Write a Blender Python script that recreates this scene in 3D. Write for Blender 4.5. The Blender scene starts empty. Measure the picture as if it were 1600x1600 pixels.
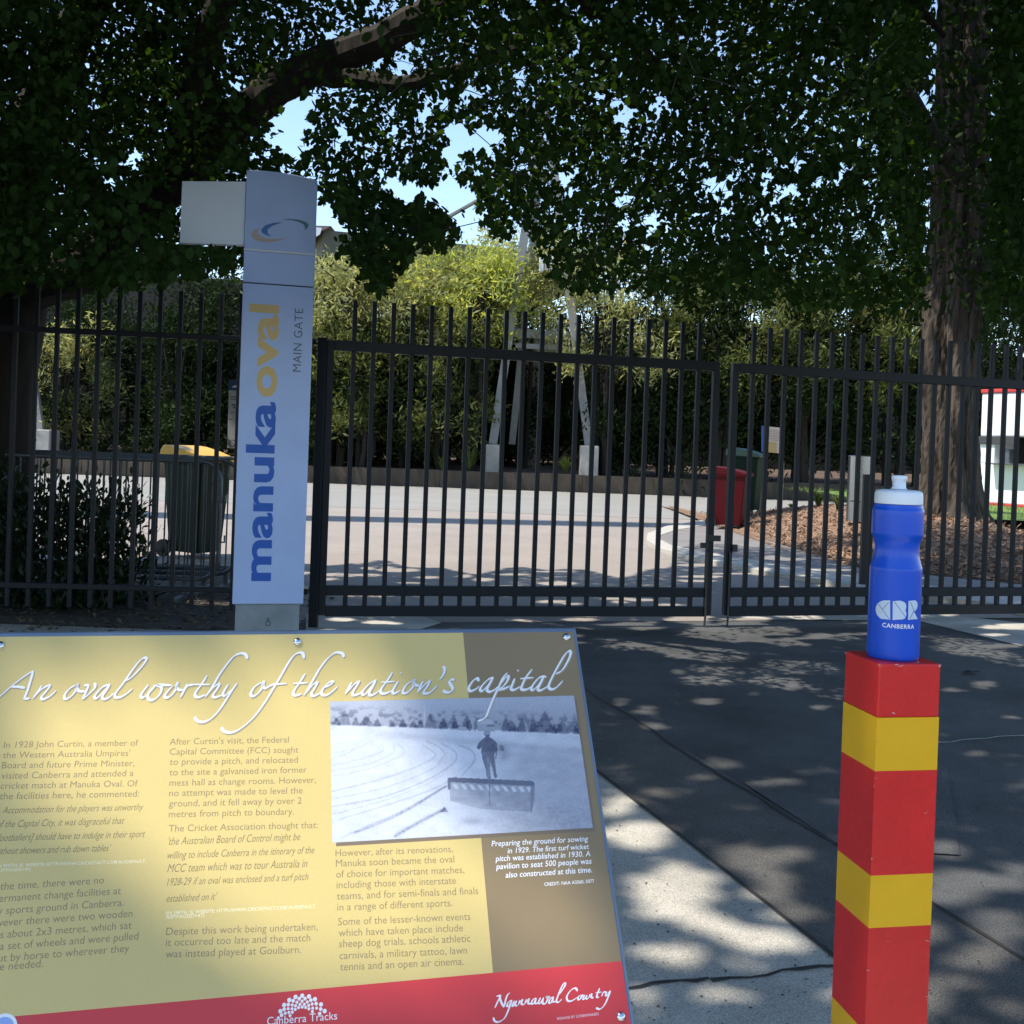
import bpy, bmesh, math, random
import numpy as np
from mathutils import Vector, Matrix

# ------------------------------------------------------------------ camera, sky, sun, exposure
SC = bpy.context.scene
COL = SC.collection
F_PX, CX, CY, CAM_Z = 1650.0, 800.0, 714.0, 1.42        # focal length and principal point in 1600-px units
PITCH, ROLL = math.radians(0.5), math.radians(2.06)
_F = Vector((0, math.cos(PITCH), -math.sin(PITCH)))
_r0 = Vector((1, 0, 0)); _u0 = _r0.cross(_F)
_R = math.cos(ROLL) * _r0 + math.sin(ROLL) * _u0
_U = -math.sin(ROLL) * _r0 + math.cos(ROLL) * _u0
CAM = Vector((0, 0, CAM_Z))
cd = bpy.data.cameras.new('camera'); co = bpy.data.objects.new('camera', cd); COL.objects.link(co)
cd.sensor_width = 36; cd.lens = 36 * F_PX / 1600; cd.shift_y = (CY - 800) / 1600
cd.clip_start = 0.05; cd.clip_end = 2000
m3 = Matrix((_R, _U, -_F)).transposed()
co.matrix_world = Matrix.Translation(CAM) @ m3.to_4x4()
SC.camera = co

SUN = Vector((-0.458, -0.104, 0.883)).normalized()      # direction towards the sun
sd = bpy.data.lights.new('sun', 'SUN'); so = bpy.data.objects.new('sun', sd); COL.objects.link(so)
sd.energy = 3.6; sd.angle = math.radians(0.55); sd.color = (1.0, 0.93, 0.83)
so.rotation_euler = SUN.to_track_quat('Z', 'Y').to_euler(); so.location = (-8, -3, 20)
W = bpy.data.worlds.new('World'); SC.world = W; W.use_nodes = True
wn = W.node_tree.nodes; wl = W.node_tree.links
bg = wn['Background']; sky = wn.new('ShaderNodeTexSky'); sky.sky_type = 'NISHITA'; sky.sun_disc = False
sky.sun_elevation = math.asin(SUN.z); sky.sun_rotation = math.atan2(SUN.x, SUN.y)
wl.new(sky.outputs[0], bg.inputs[0]); bg.inputs[1].default_value = 0.15; sky.ozone_density = 1.2; sky.dust_density = .1; sky.air_density = 1.0
SC.view_settings.view_transform = 'Standard'; SC.view_settings.look = 'None'
SC.view_settings.gamma = 1.0; SC.view_settings.exposure = 0.95

rng = np.random.default_rng(7); random.seed(7)

# ------------------------------------------------------------------ pixel helpers (points on real surfaces)
def ray(px, py): return _F + _R * ((px - CX) / F_PX) + _U * ((CY - py) / F_PX)
def at(px, py, y):
    r = ray(px, py); return CAM + r * (y / r.y)
def onz(px, py, z=0.0):
    r = ray(px, py); return CAM + r * ((z - CAM_Z) / r.z)
_Fn, _Rn, _Un, _Cn = (np.array(v) for v in (_F, _R, _U, CAM))
def project(P):
    d = P - _Cn; w = d @ _Fn; w = np.where(np.abs(w) < 1e-6, 1e-6, w)
    return CX + F_PX * (d @ _Rn) / w, CY - F_PX * (d @ _Un) / w, w
def inpoly(x, y, poly):
    x = np.asarray(x); y = np.asarray(y); c = np.zeros(x.shape, bool); n = len(poly)
    for i in range(n):
        x1, y1 = poly[i]; x2, y2 = poly[(i + 1) % n]
        if y1 == y2: continue
        k = ((y1 > y) != (y2 > y)) & (x < (x2 - x1) * (y - y1) / (y2 - y1) + x1)
        c ^= k
    return c

# ------------------------------------------------------------------ materials
def srgb(r, g, b):
    f = lambda c: (c / 12.92 if c <= .04045 else ((c + .055) / 1.055) ** 2.4)
    return tuple(f(v / 255) for v in (r, g, b))
def mat(name, col, rough=.6, metal=0., var=0., scale=5., bump=0., bscale=60., col2=None, trans=0., spec=.5, detail=6., stretch=None, speck=0., sscale=300., coat=0.):
    m = bpy.data.materials.new(name); m.use_nodes = True
    nt = m.node_tree; N = nt.nodes; L = nt.links; p = N['Principled BSDF']
    p.inputs['Roughness'].default_value = rough; p.inputs['Metallic'].default_value = metal
    p.inputs['Specular IOR Level'].default_value = spec; p.inputs['Coat Weight'].default_value = coat
    p.inputs['Base Color'].default_value = (*col, 1)
    tc = N.new('ShaderNodeTexCoord'); src = tc.outputs['Object']
    if stretch:
        mp = N.new('ShaderNodeMapping'); mp.inputs['Scale'].default_value = stretch
        L.new(src, mp.inputs[0]); src = mp.outputs[0]
    out = None
    if var > 0 or col2:
        n = N.new('ShaderNodeTexNoise'); n.inputs['Scale'].default_value = scale; n.inputs['Detail'].default_value = detail
        n.inputs['Roughness'].default_value = .62
        L.new(src, n.inputs['Vector'])
        r = N.new('ShaderNodeValToRGB'); c2 = col2 or tuple(c * (1 - var) for c in col); c1 = col if col2 else tuple(min(1, c * (1 + var)) for c in col)
        r.color_ramp.elements[0].position = .32; r.color_ramp.elements[1].position = .68
        r.color_ramp.elements[0].color = (*c2, 1); r.color_ramp.elements[1].color = (*c1, 1)
        L.new(n.outputs['Fac'], r.inputs[0]); out = r.outputs[0]
    if speck > 0:
        n2 = N.new('ShaderNodeTexNoise'); n2.inputs['Scale'].default_value = sscale; n2.inputs['Detail'].default_value = 2
        L.new(src, n2.inputs['Vector'])
        r2 = N.new('ShaderNodeMapRange'); r2.inputs[1].default_value = .3; r2.inputs[2].default_value = .7
        r2.inputs[3].default_value = 1 - speck; r2.inputs[4].default_value = 1 + speck
        L.new(n2.outputs['Fac'], r2.inputs[0])
        mx = N.new('ShaderNodeMix'); mx.data_type = 'RGBA'; mx.blend_type = 'MULTIPLY'; mx.inputs[0].default_value = 1
        if out: L.new(out, mx.inputs[6])
        else: mx.inputs[6].default_value = (*col, 1)
        L.new(r2.outputs[0], mx.inputs[7]); out = mx.outputs[2]
    if out: L.new(out, p.inputs['Base Color'])
    if bump > 0:
        nb = N.new('ShaderNodeTexNoise'); nb.inputs['Scale'].default_value = bscale; nb.inputs['Detail'].default_value = 5
        L.new(src, nb.inputs['Vector'])
        b = N.new('ShaderNodeBump'); b.inputs['Strength'].default_value = bump; b.inputs['Distance'].default_value = .02
        L.new(nb.outputs['Fac'], b.inputs['Height']); L.new(b.outputs[0], p.inputs['Normal'])
    if trans > 0:
        t = N.new('ShaderNodeBsdfTranslucent')
        if out: L.new(out, t.inputs[0])
        else: t.inputs[0].default_value = (*col, 1)
        hs = N.new('ShaderNodeHueSaturation'); hs.inputs['Hue'].default_value = .485; hs.inputs['Saturation'].default_value = 1.25; hs.inputs['Value'].default_value = 2.2
        if out: L.new(out, hs.inputs['Color'])
        else: hs.inputs['Color'].default_value = (*col, 1)
        L.new(hs.outputs[0], t.inputs[0])
        ms = N.new('ShaderNodeMixShader'); ms.inputs[0].default_value = trans
        L.new(p.outputs[0], ms.inputs[1]); L.new(t.outputs[0], ms.inputs[2]); L.new(ms.outputs[0], N['Material Output'].inputs[0])
    return m

# ------------------------------------------------------------------ mesh helpers
class MB:
    def __init__(s): s.v = []; s.f = []; s.mi = []
    def add(s, vs, fs, mi=0):
        o = len(s.v); s.v += [tuple(v) for v in vs]; s.f += [tuple(i + o for i in f) for f in fs]; s.mi += [mi] * len(fs)
    def obox(s, c, ax, ay, az, mi=0):            # centre and three half-axis vectors
        c = Vector(c); ax = Vector(ax); ay = Vector(ay); az = Vector(az)
        vs = [c + i * ax + j * ay + k * az for k in (-1, 1) for j in (-1, 1) for i in (-1, 1)]
        s.add(vs, [(0, 2, 3, 1), (4, 5, 7, 6), (0, 1, 5, 4), (1, 3, 7, 5), (3, 2, 6, 7), (2, 0, 4, 6)], mi)
    def box(s, lo, hi, mi=0):
        lo = Vector(lo); hi = Vector(hi); c = (lo + hi) / 2; h = (hi - lo) / 2
        s.obox(c, (h.x, 0, 0), (0, h.y, 0), (0, 0, h.z), mi)
    def bar(s, a, b, w, d, side=Vector((1, 0, 0)), mi=0):   # rectangular bar a-b, width w along side
        a = Vector(a); b = Vector(b); z = (b - a); l = z.length; z.normalize()
        x = (Vector(side) - z * z.dot(Vector(side))).normalized(); y = z.cross(x)
        s.obox((a + b) / 2, x * w / 2, y * d / 2, z * l / 2, mi)
    def tube(s, pts, rad, n=8, cap=True, mi=0):
        pts = [Vector(p) for p in pts]; k = len(pts)
        rad = [float(rad)] * k if not hasattr(rad, '__len__') else [float(q) for q in rad]
        t0 = (pts[1] - pts[0]).normalized(); u = t0.orthogonal().normalized()
        vs = []
        for i, p in enumerate(pts):
            t = (pts[min(i + 1, k - 1)] - pts[max(i - 1, 0)]).normalized()
            u = (u - t * u.dot(t)).normalized(); w = t.cross(u)
            for j in range(n):
                a = 2 * math.pi * j / n; vs.append(p + rad[i] * (math.cos(a) * u + math.sin(a) * w))
        fs = [(i * n + j, i * n + (j + 1) % n, (i + 1) * n + (j + 1) % n, (i + 1) * n + j) for i in range(k - 1) for j in range(n)]
        if cap: fs += [tuple(range(n))[::-1], tuple(range((k - 1) * n, k * n))]
        s.add(vs, fs, mi)
    def lathe(s, prof, n=48, c=(0, 0, 0), mi=0):
        vs = []; c = Vector(c)
        for r, z in prof:
            for j in range(n):
                a = 2 * math.pi * j / n; vs.append((c.x + r * math.cos(a), c.y + r * math.sin(a), c.z + z))
        k = len(prof)
        fs = [(i * n + j, i * n + (j + 1) % n, (i + 1) * n + (j + 1) % n, (i + 1) * n + j) for i in range(k - 1) for j in range(n)]
        fs += [tuple(range(n))[::-1], tuple(range((k - 1) * n, k * n))]
        s.add(vs, fs, mi)
    def prism(s, poly, d, mi=0):                 # planar polygon (3-D points) extruded by vector d
        n = len(poly); d = Vector(d); vs = [Vector(p) for p in poly]; vs = vs + [p + d for p in vs]
        s.add(vs, [tuple(range(n))[::-1], tuple(range(n, 2 * n))] + [(i, (i + 1) % n, n + (i + 1) % n, n + i) for i in range(n)], mi)
# parents are plain, unrotated Empties at the base of each thing: children keep world-minus-base coordinates
def build(mb, name, mats, parent=None, smooth=False, bevel=0., seg=2):
    wl_ = Vector((0, 0, 0)); q = parent
    while q is not None: wl_ = wl_ + Vector(q.location); q = q.parent
    me = bpy.data.meshes.new(name)
    me.from_pydata([tuple(Vector(v) - wl_) for v in mb.v], [], mb.f)
    mats = mats if isinstance(mats, (list, tuple)) else [mats]
    for m in mats: me.materials.append(m)
    if len(mats) > 1: me.polygons.foreach_set('material_index', mb.mi)
    b = bmesh.new(); b.from_mesh(me); bmesh.ops.recalc_face_normals(b, faces=b.faces[:]); b.to_mesh(me); b.free()
    if smooth: me.polygons.foreach_set('use_smooth', [True] * len(me.polygons))
    o = bpy.data.objects.new(name, me); COL.objects.link(o)
    if parent is not None: o.parent = parent
    if bevel > 0:
        md = o.modifiers.new('edge', 'BEVEL'); md.width = bevel; md.segments = seg; md.limit_method = 'ANGLE'; md.angle_limit = math.radians(40)
    if smooth:
        md = o.modifiers.new('split', 'EDGE_SPLIT'); md.split_angle = math.radians(38)
    return o
def tag(o, label=None, cat=None, group=None, kind=None):
    if label: o['label'] = label
    if cat: o['category'] = cat
    if group: o['group'] = group
    if kind: o['kind'] = kind
    return o
def thing(name, label, cat, loc, group=None):
    o = bpy.data.objects.new(name, None); COL.objects.link(o); o.location = loc; o.empty_display_size = .1
    return tag(o, label, cat, group)
def copy_part(o, parent, dloc):
    c = o.copy(); COL.objects.link(c); c.parent = parent; c.location = Vector(o.location) + Vector(dloc); return c

_txt = {}
def text_shape(body, offset=0., shear=0., spacing=1., res=3):
    """vertices (N,2) and faces of a line of lettering at size 1, left-aligned at x = 0"""
    key = (body, offset, shear, spacing)
    if key in _txt: return _txt[key]
    cu = bpy.data.curves.new('lettering', 'FONT'); cu.body = body; cu.size = 1; cu.resolution_u = res
    cu.offset = offset; cu.shear = shear; cu.space_character = spacing; cu.fill_mode = 'FRONT'
    o = bpy.data.objects.new('lettering', cu); COL.objects.link(o)
    bpy.context.view_layer.update()
    ev = o.evaluated_get(bpy.context.evaluated_depsgraph_get()); me = ev.to_mesh()
    V = np.array([v.co[:2] for v in me.vertices]) if len(me.vertices) else np.zeros((0, 2)); Fc = [tuple(p.vertices) for p in me.polygons]
    ev.to_mesh_clear(); bpy.data.objects.remove(o); bpy.data.curves.remove(cu)
    if len(V): V[:, 0] -= V[:, 0].min()
    _txt[key] = (V, Fc); return V, Fc

# ------------------------------------------------------------------ shared materials
M = {}
M['fence'] = mat('dark_blue_powder_coat', (.0045, .008, .013), .5, var=.15, scale=20, bump=.05, spec=.3)
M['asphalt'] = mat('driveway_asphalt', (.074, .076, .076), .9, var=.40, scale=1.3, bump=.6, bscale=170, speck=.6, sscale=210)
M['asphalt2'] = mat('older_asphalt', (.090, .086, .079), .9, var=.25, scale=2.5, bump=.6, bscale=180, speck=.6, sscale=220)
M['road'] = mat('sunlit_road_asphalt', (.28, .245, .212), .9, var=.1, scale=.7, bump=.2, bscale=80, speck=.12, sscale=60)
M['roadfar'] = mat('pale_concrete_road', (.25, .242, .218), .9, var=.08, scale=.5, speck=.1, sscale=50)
M['concrete'] = mat('concrete_slab', (.41, .385, .33), .85, var=.2, scale=2.2, bump=.3, bscale=150, speck=.35, sscale=220)
M['kerb'] = mat('kerb_concrete', (.42, .40, .35), .85, var=.1, scale=3)
M['path'] = mat('path_asphalt', (.20, .185, .175), .9, var=.15, scale=2, speck=.2, sscale=90)
M['dirt'] = mat('dirt_and_litter', (.085, .07, .052), 1., col2=(.035, .03, .024), scale=9, bump=.6, bscale=40, speck=.5, sscale=60)
M['mulch'] = mat('bark_mulch', (.34, .22, .14), 1., col2=(.11, .062, .04), scale=26, bump=1., bscale=35, speck=.5, sscale=50)
M['bed'] = mat('garden_soil', (.15, .10, .07), 1., col2=(.05, .035, .025), scale=6, bump=.6, bscale=30)
M['grass'] = mat('lawn', (.16, .24, .04), .9, col2=(.09, .16, .03), scale=5)
M['sleeper'] = mat('weathered_concrete_sleeper', (.085, .066, .046), .95, var=.3, scale=3, bump=.3, bscale=25, stretch=(1, 1, .3))
M['bark'] = mat('bark', (.032, .026, .021), .95, col2=(.011, .009, .0075), scale=8, bump=.9, bscale=14, stretch=(1, 1, .18))
M['barkpale'] = mat('stringy_bark', (.105, .083, .06), .95, col2=(.012, .009, .007), scale=5, bump=1., bscale=10, stretch=(1, 1, .12))
M['twig'] = mat('twig', (.035, .03, .024), .9)
M['leaf'] = mat('shade_leaf', (.030, .058, .014), .6, col2=(.014, .030, .008), scale=2.5, trans=.34, spec=.06)
M['leafsun'] = mat('understorey_leaf', (.05, .085, .02), .5, col2=(.025, .05, .012), scale=2, trans=.3, spec=.3)
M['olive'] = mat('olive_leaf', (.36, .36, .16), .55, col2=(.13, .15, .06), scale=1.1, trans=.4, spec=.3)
M['midolive'] = mat('shaded_olive_leaf', (.16, .175, .06), .55, col2=(.035, .05, .016), scale=1.0, trans=.3, spec=.1)  # darker copy of the olive leaf, shade put into its colour
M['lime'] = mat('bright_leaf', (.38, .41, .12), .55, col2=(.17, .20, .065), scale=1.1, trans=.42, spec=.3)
M['conifer'] = mat('conifer_leaf', (.022, .038, .012), .6, col2=(.010, .018, .006), scale=.8, trans=.12, spec=.05)  # leaf colour darkened in place of shade from the overhanging crowns
M['shrub'] = mat('shrub_leaf', (.018, .038, .012), .45, col2=(.012, .022, .008), scale=3, trans=.15, spec=.35)
M['strap'] = mat('strap_leaf', (.11, .15, .035), .5, col2=(.05, .08, .02), scale=3, trans=.2)
M['galv'] = mat('galvanised_steel', (.11, .125, .14), .42, metal=.5, var=.15, scale=30)
M['white'] = mat('white_paint', (.78, .79, .80), .5, var=.03, scale=3)
M['cream'] = mat('tower_paint', (.24, .24, .235), .55, var=.15, scale=2)
M['footing'] = mat('footing_concrete', (.42, .40, .36), .9, var=.2, scale=2, bump=.2)
M['black'] = mat('black_plastic', (.012, .012, .013), .5)
M['rubber'] = mat('rubber', (.015, .015, .015), .8)
M['timber'] = mat('weathered_timber', (.36, .31, .22), .9, var=.25, scale=6, stretch=(1, 1, .1), bump=.3)
M['steelcap'] = mat('bright_steel', (.75, .75, .77), .22, metal=1.)

# ------------------------------------------------------------------ ground, roads and kerbs
def sheet(name, pts, m, z=0., thick=0.):
    mb = MB(); P = [Vector((p[0], p[1], z)) for p in pts]
    if thick: mb.prism([p - Vector((0, 0, thick)) for p in P], (0, 0, thick))
    else: mb.add(P, [tuple(range(len(P)))])
    o = build(mb, name, m); tag(o, kind='structure')
    for p in o.data.polygons:
        pass
    return o
def pz(L, z=0.): return [onz(x, y, z) for x, y in L]
sheet('ground', [(-400, -60), (400, -60), (400, 600), (-400, 600)], M['dirt'], 0)
gl = onz(470, 985); 
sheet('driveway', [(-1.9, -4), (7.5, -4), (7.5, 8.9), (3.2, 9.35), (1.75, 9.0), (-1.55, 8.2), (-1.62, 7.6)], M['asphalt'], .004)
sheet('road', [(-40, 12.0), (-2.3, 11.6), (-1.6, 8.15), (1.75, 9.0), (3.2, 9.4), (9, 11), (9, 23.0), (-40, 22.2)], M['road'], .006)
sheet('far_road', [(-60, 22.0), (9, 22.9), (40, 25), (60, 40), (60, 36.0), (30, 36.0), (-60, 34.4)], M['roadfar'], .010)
# near pavement: concrete slab, older asphalt strip with cracks
a1, a2 = onz(936, 1213), onz(1298, 1497)
d12 = (a2 - a1).normalized(); A0 = a1 - d12 * 3.2; A1 = a2 + d12 * 3.0
b1, b2 = onz(916, 1076), onz(1312, 1323); db = (b2 - b1).normalized(); B0 = b1 - db * 1.2; B1 = b2 + db * 4.5
sheet('asphalt_strip', [A0, A1, B1, B0], M['asphalt2'], .008)
sheet('concrete_pavement', [A0, A1, (A1.x - 1.5, -4), (-5.5, -4), (-5.5, A0.y)], M['concrete'], .012)
def crack(name, pts, w, m):
    mb = MB(); P = [Vector((p.x, p.y, p.z)) for p in pts]
    for i in range(len(P) - 1):
        k = 7
        prev = None
        for j in range(k + 1):
            q = P[i].lerp(P[i + 1], j / k); n = (P[i + 1] - P[i]).cross(Vector((0, 0, 1))).normalized()
            q = q + n * random.uniform(-.012, .012); ww = w * random.uniform(.5, 1.4)
            cur = (q - n * ww / 2, q + n * ww / 2)
            if prev: mb.add([prev[0], prev[1], cur[1], cur[0]], [(0, 1, 2, 3)])
            prev = cur
    o = build(mb, name, m); tag(o, kind='structure'); return o
M['joint'] = mat('dark_joint', (.03, .028, .026), 1.)
crack('pavement_joint', [onz(955, 1545, .016), onz(1110, 1530, .016), onz(1310, 1508, .016)], .016, M['joint'])
crack('pavement_edge_gap', [A0 + Vector((0, 0, .016)), A1 + Vector((0, 0, .016))], .02, M['joint'])
crack('asphalt_crack', [onz(916, 1076, .012), onz(1110, 1200, .012), onz(1312, 1323, .012), B1 + Vector((0, 0, .012))], .014, M['joint'])
crack('asphalt_crack', [onz(1464, 1160, .012), onz(1600, 1148, .012), onz(1750, 1140, .012)], .012, M['kerb'])
sheet('pavement_patch', pz([(1160, 1226), (1312, 1213), (1480, 1200), (1500, 1340), (1320, 1330)]), M['asphalt'], .0105)
# concrete strip under the right-hand leaf
sheet('concrete_apron', pz([(1150, 962), (1437, 958), (1600, 975), (1900, 1005), (1900, 1060), (1600, 1012), (1437, 972), (1160, 968)]), M['concrete'], .009)
sheet('gate_apron', pz([(478, 960), (640, 958), (690, 975), (640, 990), (478, 992)]), M['kerb'], .009)
# kerb nose and path beyond the gate
ZK = .06
ko = [(1300, 800), (1180, 806), (1100, 812), (1040, 822), (1012, 833), (1010, 843), (1030, 856), (1075, 868), (1130, 880), (1200, 893), (1280, 905), (1350, 918), (1500, 936), (1700, 960)]
ki = [(1300, 806), (1180, 812), (1110, 819), (1055, 828), (1032, 836), (1032, 843), (1048, 851), (1085, 859), (1140, 869), (1210, 880), (1290, 892), (1360, 904), (1500, 920), (1700, 942)]
KO = [onz(x, y, ZK) for x, y in ko]; KI = [onz(x, y, ZK) for x, y in ki]
mb = MB(); n = len(KO)
vs = KO + KI + [Vector((p.x, p.y, 0)) for p in KO]
fs = [(i, i + 1, n + i + 1, n + i) for i in range(n - 1)] + [(2 * n + i, 2 * n + i + 1, i + 1, i) for i in range(n - 1)]
mb.add(vs, fs); tag(build(mb, 'kerb', M['kerb']), kind='structure')
sheet('footpath', [(p.x, p.y) for p in KI] + [(14, 10), (30, 20)], M['path'], ZK - .006)

# mulch mound under the right-hand tree
FRONT = [onz(x, y, ZK) for x, y in [(1120, 822), (1165, 833), (1205, 852), (1260, 872), (1330, 884), (1420, 894), (1500, 902), (1620, 914), (1900, 940)]]
def mound_h(x, y):
    # distance behind the front edge
    best = -9
    for i in range(len(FRONT) - 1):
        p, q = FRONT[i], FRONT[i + 1]
        if p.x <= x <= q.x:
            yy = p.y + (q.y - p.y) * (x - p.x) / (q.x - p.x); best = y - yy
    return best
mb = MB(); nx, ny = 90, 60
fx = np.linspace(FRONT[0].x, FRONT[-1].x, nx)
fxs = [p.x for p in FRONT]; fys = [p.y for p in FRONT]
grid = []
o_ = np.argsort(fxs)
for j in range(ny + 1):
    for i in range(nx):
        x = fx[i]; y0 = np.interp(x, np.array(fxs)[o_], np.array(fys)[o_]); d = 9.5 * (j / ny) ** 1.3; y = y0 + d
        edge = min(1, max(0, (x - FRONT[0].x) / 2.2))
        h = .06 + .50 * edge * (1 - math.exp(-d / 2.4)) - .02 * max(0, d - 6)
        h += random.uniform(-.012, .012) * (1 if j else 0)
        grid.append((x, y, h))
mb.add(grid, [(j * nx + i, j * nx + i + 1, (j + 1) * nx + i + 1, (j + 1) * nx + i) for j in range(ny) for i in range(nx - 1)])
tag(build(mb, 'mulch_mound', M['mulch'], smooth=False), kind='structure')
def hz(x, y):
    y0 = float(np.interp(x, np.array(fxs)[o_], np.array(fys)[o_])); d = max(0, y - y0); edge = min(1, max(0, (x - FRONT[0].x) / 2.2))
    return .06 + .50 * edge * (1 - math.exp(-d / 2.4)) - .02 * max(0, d - 6)
sheet('lawn', [(8.3, 19.5), (30, 17), (40, 40), (9.5, 33)], M['grass'], .42)

# garden bed behind the retaining wall
WY = 35.0
mb = MB()
mb.add([(-60, WY + .1, .5), (60, WY + 1.4, .5), (60, 46, .9), (-60, 45, .9)], [(0, 1, 2, 3)])
tag(build(mb, 'garden_bed', M['bed']), kind='structure')

# ------------------------------------------------------------------ retaining wall
rw = thing('retaining_wall', 'low brown sleeper wall along the far edge of the road', 'wall', (0, WY, 0))
mb = MB(); x = -60.
while x < 60:
    y = WY + .0108 * (x + 60) ; L = 2.4
    mb.obox((x + L / 2, y, .29), (L / 2 - .006, .013, 0), (0, .09, 0), (0, 0, .29 + random.uniform(-.012, .012))); x += L
build(mb, 'sleeper_panel', M['sleeper'], rw)

# ------------------------------------------------------------------ fence and gates
def norm2(v): return Vector((v.x, v.y, 0)).normalized()
TOPZ, RAILZ = 2.50, 2.185
def fence_run(root, P0, dirv, start, count, step, bw, z0, ztop):
    first = None; side = dirv
    for i in range(count):
        p = P0 + dirv * (start + i * step)
        if first is None:
            mb = MB(); mb.obox((p.x, p.y, (z0 + ztop) / 2), side * bw / 2, Vector((-side.y, side.x, 0)) * bw / 2, (0, 0, (ztop - z0) / 2))
            first = build(mb, 'picket', M['fence'], root, bevel=.003); base = p
        else: copy_part(first, root, p - base)
def rail(root, name, P0, dirv, l0, l1, zc, hh, dd):
    mb = MB(); n_ = Vector((-dirv.y, dirv.x, 0)); c = P0 + dirv * (l0 + l1) / 2
    mb.obox((c.x, c.y, zc), dirv * (l1 - l0) / 2, n_ * dd / 2, (0, 0, hh / 2)); return build(mb, name, M['fence'], root, bevel=.004)
# left fence
FL = at(490, 962, 8.0); FL.z = 0
fdir = Vector((-math.cos(math.radians(5.5)), -math.sin(math.radians(5.5)), 0))
fr = thing('steel_fence', 'dark blue steel picket fence standing left of the tall oval sign', 'fence', FL)
fence_run(fr, FL, fdir,   .17, 27, .1475, .031, .12, TOPZ)
for zc in (RAILZ - .02, .275): rail(fr, 'rail', FL, fdir, .05, 4.2, zc, .042, .040)
mb = MB(); p = FL + fdir * .0; mb.box((p.x - .034, p.y - .034, 0), (p.x + .034, p.y + .034, 2.20)); build(mb, 'post', M['fence'], fr, bevel=.004)
mb = MB(); p = FL + fdir * 4.24; mb.box((p.x - .04, p.y - .04, 0), (p.x + .04, p.y + .04, 2.30)); build(mb, 'post', M['fence'], fr, bevel=.004)
# left leaf
G0 = at(496, 962, 8.03); G0.z = 0; G1 = at(1109, 980, 8.72); G1.z = 0
gd = norm2(G1 - G0); GLn = (G1 - G0).length
def gate_leaf(root, P0, d, L, first, step, count, hinge_left):
    n_ = Vector((-d.y, d.x, 0))
    fence_run(root, P0, d, first, count, step, .034, .135, TOPZ)
    rail(root, 'top_rail', P0, d, .055, L - .055, RAILZ - .035, .078, .055)
    rail(root, 'lower_rail', P0, d, .055, L - .055, .285, .078, .055)
    rail(root, 'bottom_rail', P0, d, .055, L - .055, .128, .082, .055)
    for s_ in (.03, L - .03):
        mb = MB(); c = P0 + d * s_; mb.obox((c.x, c.y, (RAILZ + .095) / 2), d * .0265, n_ * .0265, (0, 0, (RAILZ - .0 - .095) / 2)); build(mb, 'stile', M['fence'], root, bevel=.004)
gl_ = thing('steel_gate', 'closed dark steel picket gate leaf hung beside the tall oval sign', 'gate', G0, 'leaves of the double entrance gate')
gate_leaf(gl_, G0, gd, GLn, .205, .1478, 20, True)
H0 = at(1128, 982, 8.76); H0.z = 0
hd = Vector((math.cos(math.radians(15.6)), math.sin(math.radians(15.6)), 0)); HL = 3.3
gr_ = thing('steel_gate', 'closed dark steel picket gate leaf behind the blue drink bottle', 'gate', H0, 'leaves of the double entrance gate')
gate_leaf(gr_, H0, hd, HL, .195, .1478, 21, False)
# latch: box, tongue, and drop bolts
gn = Vector((-gd.y, gd.x, 0))
def gp(P, d, l, z, off=0.): q = P + d * l + Vector((-d.y, d.x, 0)) * off; return Vector((q.x, q.y, z))
mb = MB(); mb.obox(gp(G0, gd, GLn - .085, .675, -.03), gd * .035, gn * .012, (0, 0, .022)); mb.obox(gp(G0, gd, GLn + .0, .735, -.034), gd * .05, gn * .008, (0, 0, .024)); build(mb, 'latch', M['black'], gl_)
mb = MB(); mb.obox(gp(H0, hd, .07, .655, -.034), hd * .022, Vector((-hd.y, hd.x, 0)) * .01, (0, 0, .03)); build(mb, 'latch', M['black'], gr_)
mb = MB(); mb.tube([gp(G0, gd, GLn - .06, .62, -.04), gp(G0, gd, GLn - .06, .10, -.04), gp(G0, gd, GLn - .075, .012, -.06)], .009); build(mb, 'drop_bolt', M['black'], gl_, smooth=True)
mb = MB(); mb.tube([gp(H0, hd, .03, .62, -.04), gp(H0, hd, .03, .10, -.04), gp(H0, hd, .012, .012, -.07)], .009); build(mb, 'drop_bolt', M['black'], gr_, smooth=True)
for z in (.35, 1.15, 1.95):
    mb = MB(); mb.tube([gp(G0, gd, -.012, z - .05, -.02), gp(G0, gd, -.012, z + .05, -.02)], .014); build(mb, 'hinge', M['fence'], gl_, smooth=True)

# ------------------------------------------------------------------ tall oval sign
PD = 7.15
SL = at(362.75, 943.75, PD); SR = at(473.75, 943.75, PD + .118)
sdir = norm2(SR - SL); SW = (SR - SL).length; sn = Vector((-sdir.y, sdir.x, 0))     # sn points away from the camera
base = Vector((SL.x, SL.y, 0))
def sgn(px, py, off=0.):       # photo pixel -> point on the face plane of the sign, plus off metres towards the camera
    r = ray(px, py); t = (base - CAM).dot(sn) / r.dot(sn); return CAM + r * t - sn * off
def suz(P): d = P - base; return d.dot(sdir), P.z
ps = thing('pylon_sign', 'tall pale blue manuka oval main gate sign with curved top and white side panel', 'sign', base)
M['sign'] = mat('pale_blue_sign_panel', (.43, .545, .83), .42, var=.06, scale=2.2, bump=.03, bscale=4)
M['signwhite'] = mat('off_white_panel', (.84, .88, .92), .5, var=.03, scale=2)
M['blueink'] = mat('blue_print', (.012, .10, .46), .5); M['gold'] = mat('gold_print', (.68, .46, .17), .5)
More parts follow.
